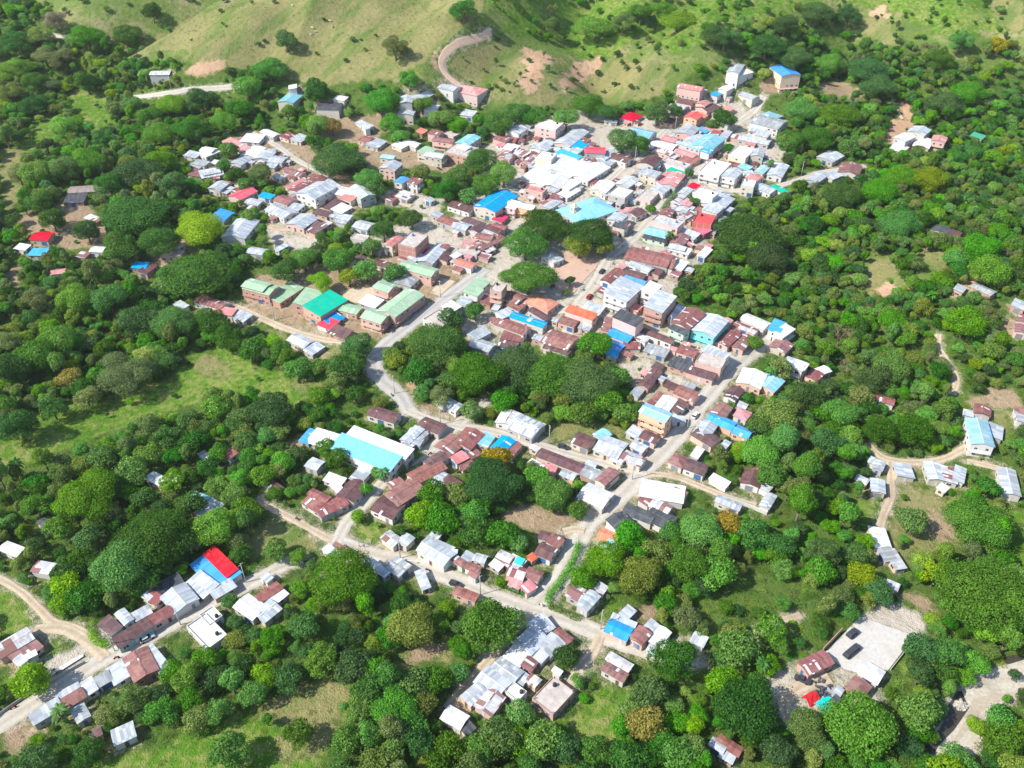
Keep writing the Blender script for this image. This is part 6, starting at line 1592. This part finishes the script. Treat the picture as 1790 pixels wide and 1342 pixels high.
rs = dirang(720, 985, 862, 1042)
car(797, 1023, rs, 'dark', 'dark car parked on the lower street beside the rusty red roof'); car(906, 1102, dirang(872, 1130, 922, 1072), 'silver', 'silver pickup beside the long pale roofs below the crossroads', True)
car(1402, 1190, R(150), 'dark', 'dark pickup on the sandy yard below the dark red roof', True); ms = dirang(1040, 494, 1105, 418)
car(1126, 446, ms, 'white', 'white car on the main street beside the plaza trees'); car(1112, 452, ms, 'silver', 'silver car behind the white car on the main street')
car(1052, 476, ms, 'dark', 'dark car on the main street at the plaza edge'); car(1030, 520, ms, 'red', 'red car on the main street below the plaza'); car(1178, 352, ms, 'dark', 'dark car on the upper main street under the hedge trees')
car(1245, 262, ms, 'blue', 'blue car at the top of the main street'); car(1215, 728, dirang(1190, 755, 1262, 665), 'white', 'white car on the lower main street near the peach block'); car(258, 1118, dirang(200, 1142, 330, 1074), 'silver', 'silver car on the lower left street by the brown roof'); car(985, 783, dirang(905, 768, 1020, 800), 'dark', 'dark car beside the long dark barracks roof')
def tarp(px, py, col, label, w_=3.4, l_=4.2, rz=0.5):
    g = hit(px, py); r = empty('tarpaulin_tent', g, rz); m_ = simple('tarp_cloth', col, .6); b = MB(); n = 8
    for i in range(n + 1):
        for j in range(n + 1): x, y = (i / n - .5) * l_, (j / n - .5) * w_; b.v.append((x, y, 1.9 * (1 - abs(y) / w_ * 1.5) + .12 * math.sin(i * 1.9) * math.cos(j * 1.3)))
    for i in range(n):
        for j in range(n): a = i * (n + 1) + j; b.f.append((a, a + n + 1, a + n + 2, a + 1)); b.m.append(0)
    b.build('cloth', m_, r)
    for sx in (-1, 1):
        for sy in (-1, 0, 1): q = MB(); q.tube([(sx * l_ * .45, sy * w_ * .45, -.3), (sx * l_ * .45, sy * w_ * .45, 1.85 * (1 - abs(sy) * .68))], .05, 5); q.build('pole', BARK, r)
    tag(r, label, 'tarpaulin', 'coloured tarpaulins in the sandy yard')
tarp(1417, 1223, (0.62, 0.02, 0.03), 'small red tarpaulin at the corner of the sandy yard'); tarp(1440, 1233, (0.0, 0.60, 0.52), 'turquoise tarpaulin beside the red one on the sandy yard', 3.8, 5.0)
def heap(px, py, r_, col, label, nm, cat):
    g = hit(px, py); b = MB(); rr = random.Random(int(px))
    for i in range(26):
        a, q = rr.uniform(0, 6.28), r_ * rr.random() ** .6; s = rr.uniform(.25, .7); x, y, z = q * math.cos(a), q * math.sin(a), max(0, (1 - q / r_) * r_ * .4)
        k = len(b.v); b.box(x - s, x + s, y - s * .6, y + s * .6, z - .3, z + s * .7)
        b.v[k:] = [tuple(Matrix.Rotation(rr.uniform(-.6, .6), 3, 'X') @ (Matrix.Rotation(a, 3, 'Z') @ (Vector(v) - Vector((x, y, z)))) + Vector((x, y, z))) for v in b.v[k:]]
    o = b.build(nm, simple(nm + '_material', col, .8, .5, 2.0)); o.location = g; tag(o, label, cat)
heap(1433, 1207, 4.0, (0.07, 0.075, 0.09), 'heap of dark scrap metal in the sandy yard left of the rusty roof', 'scrap_heap', 'scrap'); heap(1456, 1213, 2.2, (0.30, 0.30, 0.32), 'small grey rubble heap between the scrap heap and rusty roof', 'rubble_heap', 'rubble')
heap(1680, 1232, 1.6, (0.42, 0.39, 0.34), 'pale boulders at the edge of the river pool', 'boulder_pile', 'rocks')
for i, (x, y) in enumerate(((112, 1164), (126, 1157))):
    g = hit(x, y, .5); r = empty('roof_panel_stack', g + Vector((0, 0, -.4)), dirang(60, 1228, 130, 1182)); b = MB(); b.box(-3.2, 3.2, -.5, .5, .35, .45); b.build('panel', ROOF['W'], r)
    for s in (-2.5, 0, 2.5): q = MB(); q.box(s - .12, s + .12, -.45, .45, -.1, .348); q.build('support', BARK, r)
    tag(r, ('left' if i == 0 else 'right') + ' one of two white roof panels laid out on the dirt square', 'roof panel', 'white panels on the dirt square')
# compound walls of the truck yard and the brick shell
def wall_line(pts, h_, th, mat, label, cat='wall', nm='compound_wall'):
    wp = [hit(x, y) for x, y in pts]; pl = smoothline([Vector((p.x, p.y)) for p in wp], 3.0) if len(pts) > 2 else [Vector((wp[0].x, wp[0].y)).lerp(Vector((wp[1].x, wp[1].y)), k / 12) for k in range(13)]
    o0 = pl[0]; b = MB(); z0 = gzf(o0.x, o0.y); n = len(pl)
    rows = []
    for i, p in enumerate(pl):
        t = (pl[min(n - 1, i + 1)] - pl[max(0, i - 1)]).normalized(); nn = Vector((-t.y, t.x)) * th / 2; z = gzf(p.x, p.y) - z0
        rows.append([(p.x - o0.x - nn.x, p.y - o0.y - nn.y, z - .4), (p.x - o0.x + nn.x, p.y - o0.y + nn.y, z - .4), (p.x - o0.x + nn.x, p.y - o0.y + nn.y, z + h_), (p.x - o0.x - nn.x, p.y - o0.y - nn.y, z + h_)])
    for rw in rows: b.v += rw
    for i in range(n - 1):
        for k in range(4): a = i * 4; b.f.append((a + k, a + 4 + k, a + 4 + (k + 1) % 4, a + (k + 1) % 4)); b.m.append(0)
    b.f += [(0, 1, 2, 3), (4 * n - 1, 4 * n - 2, 4 * n - 3, 4 * n - 4)]; b.m += [0, 0]
    o = b.build(nm, mat); o.location = (o0.x, o0.y, z0); tag(o, label, cat)
wall_line([(1437, 1140), (1470, 1105)], 2.2, .2, WALL['b'][0], 'brick wall along the upper left side of the concrete yard')
wall_line([(1600, 1116), (1556, 1172)], 1.0, .2, M_CONC, 'low grey wall along the right side of the concrete yard')
wall_line([(605, 1008), (560, 1000)], .0 + 1.2, .2, M_CONC, 'short low wall beside the field track end')
wall_line([(1262, 872), (1300, 884), (1340, 900)], 1.6, .2, WALL['w'][0], 'white wall along the side street by the golden tree')
wall_line([(690, 1000 - 20), (730, 985)], 1.0, .18, WALL['w'][0], 'low white wall along the lower street')
wall_line([(0, 1250), (40, 1222), (90, 1192), (150, 1158)], 1.1, .12, WALL['w'][2], 'low pale wall along the lower left street edge')
# poles
POLES = [(201, 1138), (316, 1092), (60, 1216), (430, 1018), (700, 976), (840, 1040), (1050, 1100), (1010, 960), (1105, 838), (1195, 745), (1262, 655), (1000, 575), (1078, 436), (1160, 352), (1226, 280), (1110, 282), (1180, 228), (690, 688), (770, 520), (640, 868), (770, 742), (960, 776), (1400, 308), (1305, 330), (470, 258), (540, 300), (1170, 582), (900, 585), (300, 158), (480, 560)]
pm = MB(); pm.tube([(0, 0, -.8), (0, 0, 4.5), (0, 0, 9.2)], [.17, .14, .10], 8); PMESH = pm.mesh('shaft', M_POLE, True)
cm_ = MB(); cm_.box(-1.0, 1.0, -.06, .06, 8.5, 8.62); CMESH = cm_.mesh('crossarm', M_CONC); im = MB(); im.tube([(0, 0, 0), (0, 0, .2)], .05, 6); IMESH = im.mesh('insulator', CAR['dark'])
LP = []
for x, y in POLES:
    g = hit(x, y); c_ = g.xy; 
    for _ in range(6):
        if blocked(None, c_.x, c_.y): c_ = c_ + Vector((1.2, -1.2))
    r = empty('utility_pole', (c_.x, c_.y, gzf(c_.x, c_.y)), x * .37 % 3.1); link('shaft', PMESH, r); c = link('crossarm', CMESH, r)
    for k in (-.85, 0, .85): link('insulator', IMESH, c, (k, 0, 8.62))
    tag(r, None, 'utility pole', 'utility poles along the streets'); LP.append((r, ['slim grey concrete utility pole'], (x, y)))
relabel(LP)
# rooftop tanks
tk = MB(); tk.tube([(0, 0, 0), (0, 0, .15), (0, 0, 1.0), (0, 0, 1.15)], [.5, .58, .52, .3], 14); TK = tk.mesh('tank_body', simple('black_plastic', (.03, .03, .035), .4), True); TKB = tk.mesh('tank_body', simple('blue_plastic', (.05, .18, .45), .4), True)
tl = MB(); tl.tube([(0, 0, 1.15), (0, 0, 1.24)], [.28, .24], 12); TLID = tl.mesh('lid', CAR['dark']); rr = random.Random(4); LP = []
for h in TOP:
    if h.typ in 'fc' and h.L > 5 and rr.random() < .8:
        lx, ly = h.L * .28, h.W * .22; x = h.c.x + lx * math.cos(h.an) - ly * math.sin(h.an); y = h.c.y + lx * math.sin(h.an) + ly * math.cos(h.an)
        r = empty('water_tank', (x, y, h.ze + .004)); blue = rr.random() < .35; link('tank_body', TKB if blue else TK, r); link('lid', TLID, r); tag(r, None, 'water tank', 'water tanks on flat roofs'); LP.append((r, ['%s plastic water tank on flat roof' % ('blue' if blue else 'black'), '%s water tank' % ('blue' if blue else 'black')], h.px))
relabel(LP)
# palms
def palm(px, py, H_, label):
    g = hit(px, py); rr = random.Random(int(px * 3)); r = empty('palm_tree', g, rr.uniform(0, 6)); b = MB(); b.tube([(0, 0, -.5), (.1, 0, H_ * .4), (.3, .1, H_ * .75), (.4, .1, H_)], [.24, .18, .15, .14], 7); b.build('trunk', BARK, r, True); c = MB()
    for k in range(22):
        a = k * 2.399; el = rr.uniform(-.35, 1.0); L = rr.uniform(2.4, 3.4); pts = []
        for s in range(7): t = s / 6; q = L * t; pts.append(Vector((.4 + q * math.cos(a) * math.cos(el * .8), .1 + q * math.sin(a) * math.cos(el * .8), H_ + q * math.sin(el) - 2.0 * t * t * L / 3)))
        side = Vector((-math.sin(a), math.cos(a), 0))
        for s in range(6):
            p0, p1 = pts[s], pts[s + 1]; w0 = .52 * math.sin(math.pi * (s / 6 * .85 + .12)); w1 = .52 * math.sin(math.pi * ((s + 1) / 6 * .85 + .12))
            for sg in (-1, 1): c.quad(tuple(p0), tuple(p1), tuple(p1 + side * sg * w1 - Vector((0, 0, w1 * .7))), tuple(p0 + side * sg * w0 - Vector((0, 0, w0 * .7))))
    c.build('fronds', LEAF['d'], r); tag(r, label, 'palm', 'palms scattered among the trees')
for x, y, H_, lb in ((205, 200, 8, 'tall palm on the grassy slope below the hill road'), (1622, 540, 8, 'palm on the dry slope right of the bare trees'), (42, 838, 9, 'large drooping palm at the left edge'), (1328, 1180, 6, 'low palm in the wood left of the truck yard'),
                     (672, 843, 6, 'palm beside the street below the pale blue hall'), (1345, 668, 7, 'palm behind the white two storey house'), (1170, 425, 6, 'small palm on the main street verge'), (112, 1262, 6, 'palm beside the lowest silver roofs'), (1345, 300, 6, 'greyish palm by the pale blue roofs at the right road'), (575, 470, 7, 'palm in the garden above the school')): palm(x, y, H_, lb)
# people, motorbikes, cattle: only a few pixels each in the photograph
def skin(name, joints, edges, mat, parent=None, sub=1):
    me = bpy.data.meshes.new(name); me.from_pydata([j[:3] for j in joints], edges, []); o = link(name, me, parent); me.materials.append(mat); sk = o.modifiers.new('skin', 'SKIN')
    for v, j in zip(me.skin_vertices[0].data, joints): v.radius = (j[3], j[4] if len(j) > 4 else j[3])
    me.skin_vertices[0].data[0].use_root = True; sb_ = o.modifiers.new('sub', 'SUBSURF'); sb_.levels = sub; sb_.render_levels = sub; return o
SKIN = simple('skin_tone', (.30, .17, .11), .7); CL = {'red': simple('red_shirt', (.5, .04, .04)), 'white': simple('white_shirt', (.7, .7, .68)), 'blue': simple('blue_shirt', (.06, .13, .4)), 'jeans': simple('dark_trousers', (.05, .06, .10)), 'hair': simple('black_hair', (.015, .012, .01))}
def person(px, py, ang, shirt, label, seated=None):
    if seated is None: g = hit(px, py); g = g + Vector((0, 0, .13))
    else: g = seated
    r = empty('person', g, ang); s = .32 if seated is None else 0
    if seated is None: legs = [(0, .1, .5, .075), (.12, .1, .10, .05), (.25, .1, .05, .04), (0, -.1, .5, .075), (-.14, -.1, .12, .05), (-.02, -.1, .05, .04)]; hz = .95
    else: legs = [(.38, .16, .02, .075), (.30, .18, -.38, .05), (.42, .18, -.42, .04), (.38, -.16, .02, .075), (.30, -.18, -.38, .05), (.42, -.18, -.42, .04)]; hz = .06
    ex = 0.0 if seated is None else .30
    j = [(0, 0, hz, .14, .12), (0, 0, hz + .25, .13, .11), (0, 0, hz + .48, .16, .11), (0, 0, hz + .60, .05), (.01, 0, hz + .66, .05), (.02, 0, hz + .74, .095), (.01, 0, hz + .84, .09)] + legs + [(0, .20, hz + .46, .055), (ex * .5, .25, hz + .22, .042), (ex * 1.4, .22, hz + (.05 if not ex else .2), .035), (0, -.20, hz + .46, .055), (ex * .5, -.25, hz + .22, .042), (ex * 1.4, -.22, hz + (.05 if not ex else .2), .035)]
    e = [(0, 1), (1, 2), (2, 3), (3, 4), (4, 5), (5, 6), (0, 7), (7, 8), (8, 9), (0, 10), (10, 11), (11, 12), (2, 13), (13, 14), (14, 15), (2, 16), (16, 17), (17, 18)]
    skin('body', j, e, SKIN, r, 2)
    q = MB()
    skin('shirt', [(0, 0, hz + .05, .155, .135), (0, 0, hz + .25, .15, .13), (0, 0, hz + .48, .18, .13), (0, 0, hz + .56, .07), (0, .20, hz + .46, .07), (ex * .3, .24, hz + .30, .06), (0, -.20, hz + .46, .07), (ex * .3, -.24, hz + .30, .06)], [(0, 1), (1, 2), (2, 3), (2, 4), (4, 5), (2, 6), (6, 7)], CL[shirt], r)
    skin('trousers', [(0, 0, hz + .03, .15, .13)] + [(a, b, c + .03, d + .02) for a, b, c, d in (legs[0], legs[1], legs[3], legs[4])], [(0, 1), (1, 2), (0, 3), (3, 4)], CL['jeans'], r)
    skin('hair', [(-.02, 0, hz + .80, .10), (0, 0, hz + .90, .085)], [(0, 1)], CL['hair'], r); tag(r, label, 'person', 'people in the streets')
def motorbike(px, py, ang, col, label, rider=None):
    g = hit(px, py) + Vector((0, 0, .13)); r = empty('motorbike', g, ang)
    for x in (-.62, .62): w_ = MB(); w_.tube([(x, -.05, .3), (x, .05, .3)], .3, 14); w_.build('wheel', M_TYRE, r)
    b = MB(); loft(b, [(-.85, .06, .1, .72, .80), (-.3, .12, .14, .45, .82), (.1, .13, .14, .35, .92), (.45, .08, .1, .6, .95)]); b.build('body', CAR[col], r); c = MB(); c.tube([(.62, 0, .3), (.40, 0, 1.0)], .04, 6); c.tube([(.38, -.33, 1.05), (.38, .33, 1.05)], .02, 6); c.build('handlebar', M_TYRE, r)
    d = MB(); d.box(-.75, .05, -.12, .12, .821, .88); d.build('seat', M_TYRE, r); tag(r, label, 'motorbike', 'motorbikes on the streets')
    if rider: person(0, 0, ang, rider[0], rider[1], g + Matrix.Rotation(ang, 3, 'Z') @ Vector((-.15, 0, .9)))
motorbike(520, 909, dirang(480, 890, 550, 928), 'dark', 'dark motorbike riding the dirt track beside the weedy field', ('blue', 'rider in blue on the dirt track motorbike'))
motorbike(1072, 462, ms, 'red', 'red motorbike on the main street beside the plaza'); motorbike(1088, 432, ms, 'dark', 'dark motorbike on the main street above the red one'); motorbike(1020, 508, ms, 'blue', 'blue motorbike at the lower plaza corner')
motorbike(748, 998, rs, 'dark', 'dark motorbike by the white terrace on the lower street'); motorbike(1008, 538, ms, 'red', 'red motorbike at the street junction below the plaza')
person(628, 956, 1.0, 'white', 'person in a white shirt walking near the lower left junction'); person(637, 957, 2.6, 'red', 'person in a red shirt walking near the lower left junction'); person(1040, 498, 0.4, 'blue', 'person in a blue shirt at the plaza edge'); person(1195, 1142, 1.9, 'white', 'person in white on the dusty forecourt beside the silver shed')
COW = simple('cream_hide', (.62, .55, .42), .8, .1)
def cow(px, py, ang, label):
    g = hit(px, py); r = empty('cow', g, ang)
    j = [(-.75, 0, 1.15, .24, .26), (-.2, 0, 1.08, .31, .34), (.4, 0, 1.08, .30, .33), (.75, 0, 1.15, .22, .26), (1.1, 0, 1.0, .14), (1.35, 0, .62, .12, .13), (1.55, 0, .32, .08)]
    e = [(k, k + 1) for k in range(6)]
    for bx, hd_ in ((0, -1), (3, 1)):
        for sy in (-1, 1): k = len(j); x0 = j[bx][0]; j += [(x0 + .02 * hd_, sy * .2, .75, .11), (x0 - .08 * (1 if hd_ < 0 else -.4), sy * .2, .42, .06), (x0, sy * .2, .04, .055)]; e += [(bx, k), (k, k + 1), (k + 1, k + 2)]
    k = len(j); j += [(1.27, .17, .78, .035), (1.27, -.17, .78, .035), (-1.05, 0, 1.05, .035), (-1.12, 0, .55, .025)]; e += [(5, k), (5, k + 1), (0, k + 2), (k + 2, k + 3)]
    skin('body', j, e, COW, r, 1); tag(r, label, 'cow', 'cattle grazing the dry hill')
for i, (x, y) in enumerate(((577, 38), (581, 48), (546, 50), (545, 61), (511, 11), (552, 57))): cow(x, y, i * 1.3, ['pale cow highest on the dry pasture hill, centre of the herd', 'pale cow just below the highest centre one', 'pale cow on the dry hill, upper of the left pair', 'pale cow on the dry hill, lower of the left pair', 'pale cow alone near the top edge of the dry hill', 'pale cow between the two of the left pair'][i])

# clipped and wild hedges along the streets
def hedge(pts, wd, ht, sp, label, seed):
    wp = [hit(x, y) for x, y in pts]; pl = smoothline([Vector((p.x, p.y)) for p in wp], 0.8); o0 = Vector((pl[0].x, pl[0].y, gzf(pl[0].x, pl[0].y))); rgn = np.random.default_rng(seed); V = []
    for i, p in enumerate(pl):
        k = 130; z = gzf(p.x, p.y) - o0.z; q = rgn.normal(size=(k, 3)); q /= np.linalg.norm(q, axis=1)[:, None]; s0 = 1 + .3 * mnoise.noise(Vector((p.x * .5, p.y * .5, 2)))
        c = np.array([p.x - o0.x, p.y - o0.y, z + ht * .5]) + q * np.array([wd, wd, ht * .55]) * s0 * rgn.uniform(.75, 1.1, (k, 1)); n = q + rgn.normal(size=(k, 3)) * .5; n /= np.linalg.norm(n, axis=1)[:, None]
        t = np.cross(n, rgn.normal(size=(k, 3))); t /= np.linalg.norm(t, axis=1)[:, None]; b = np.cross(n, t); s = rgn.uniform(.10, .22, (k, 1)); V.append(np.stack([c - t * s, c - b * s * .7, c + t * s, c + b * s * .7], 1).reshape(-1, 3))
    v = np.concatenate(V); k = len(v) // 4; me = bpy.data.meshes.new('hedge'); me.from_pydata([tuple(a) for a in v], [], [(4 * i, 4 * i + 1, 4 * i + 2, 4 * i + 3) for i in range(k)]); me.materials.append(LEAF[sp]); o = link('hedge', me); o.location = o0; tag(o, label, 'hedge', 'hedges along the streets')
hedge([(1012, 955), (1000, 985), (982, 1015), (962, 1040), (958, 1052)], 1.3, 2.2, 'b', 'bright wild hedge along the right edge of the street above the crossroads', 1)
hedge([(962, 1062), (985, 1072), (1010, 1082)], 1.2, 1.8, 'g', 'hedge below the patchy roofed house right of the crossroads', 2)
hedge([(160, 1108), (168, 1122), (185, 1130)], 1.3, 1.8, 'y', 'yellow-green shrub border at the end of the brown roofed row', 3)
hedge([(870, 1022), (895, 1032), (918, 1040)], .9, 1.5, 'd', 'dark clipped bushes along the lower street left of the crossroads', 4)
hedge([(1158, 372), (1168, 356), (1180, 342)], 1.5, 3.2, 'd', 'tall dark hedge row on the upper main street', 5)
hedge([(698, 828), (715, 812), (735, 795)], 1.3, 2.4, 'g', 'hedge of street trees along the brown roofed street', 6)
hedge([(668, 570), (690, 548), (712, 528)], 1.3, 2.2, 'd', 'dark hedge below the long pale green school block', 7)
rr = random.Random(21); LP = []
SPOTS = []
for ri, (nm_, hw_, sf_, pl_) in enumerate(ROADW):
    if nm_ != 'street' or ri in (25,): continue
    k = 6
    while k < len(pl_) - 4: SPOTS.append((pl_[k], (pl_[k + 1] - pl_[k - 1]).normalized(), hw_)); k += rr.randint(9, 22)
for p, t, hw_ in SPOTS:
    if rr.random() < .45: continue
    nn = Vector((-t.y, t.x)); q = p + nn * hw_ * rr.choice((-.75, .75)); z = gzf(q.x, q.y)
    if blocked(None, q.x, q.y): continue
    a, b, _ = proj(q.x, q.y, z); a, b = float(a), float(b)
    if not (10 < a < 1780 and 10 < b < 1330): continue
    ang = math.atan2(t.y, t.x) + rr.choice((0, math.pi)) + rr.uniform(-.3, .3)
    colr = rr.choice(('red', 'dark', 'blue', 'white')); before = set(bpy.data.objects)
    motorbike(a, b, ang, colr, 'x'); LP.append(([o for o in bpy.data.objects if o not in before and o.name.startswith('motorbike')][0], ['%s motorbike parked at the street edge' % {'dark': 'black'}.get(colr, colr)], (a, b)))
relabel(LP); print('bikes', len(LP))
# ------------------------------------------------------------------ air
hb = MB(); hb.box(-1500, 1500, -120, 1900, -60, 330); hz = NT('air'); hz.t.nodes.remove(hz.b); pv = hz.t.nodes.new("ShaderNodeVolumePrincipled"); pv.inputs['Density'].default_value = 0.00005; pv.inputs['Color'].default_value = (0.95, 0.97, 1.0, 1); pv.inputs['Anisotropy'].default_value = 0.2
hz.t.links.new(pv.outputs[0], hz.t.nodes['Material Output'].inputs['Volume']); ho = hb.build('haze', hz.mat); tag(ho, 'thin pale haze over the valley', 'haze', kind='stuff')
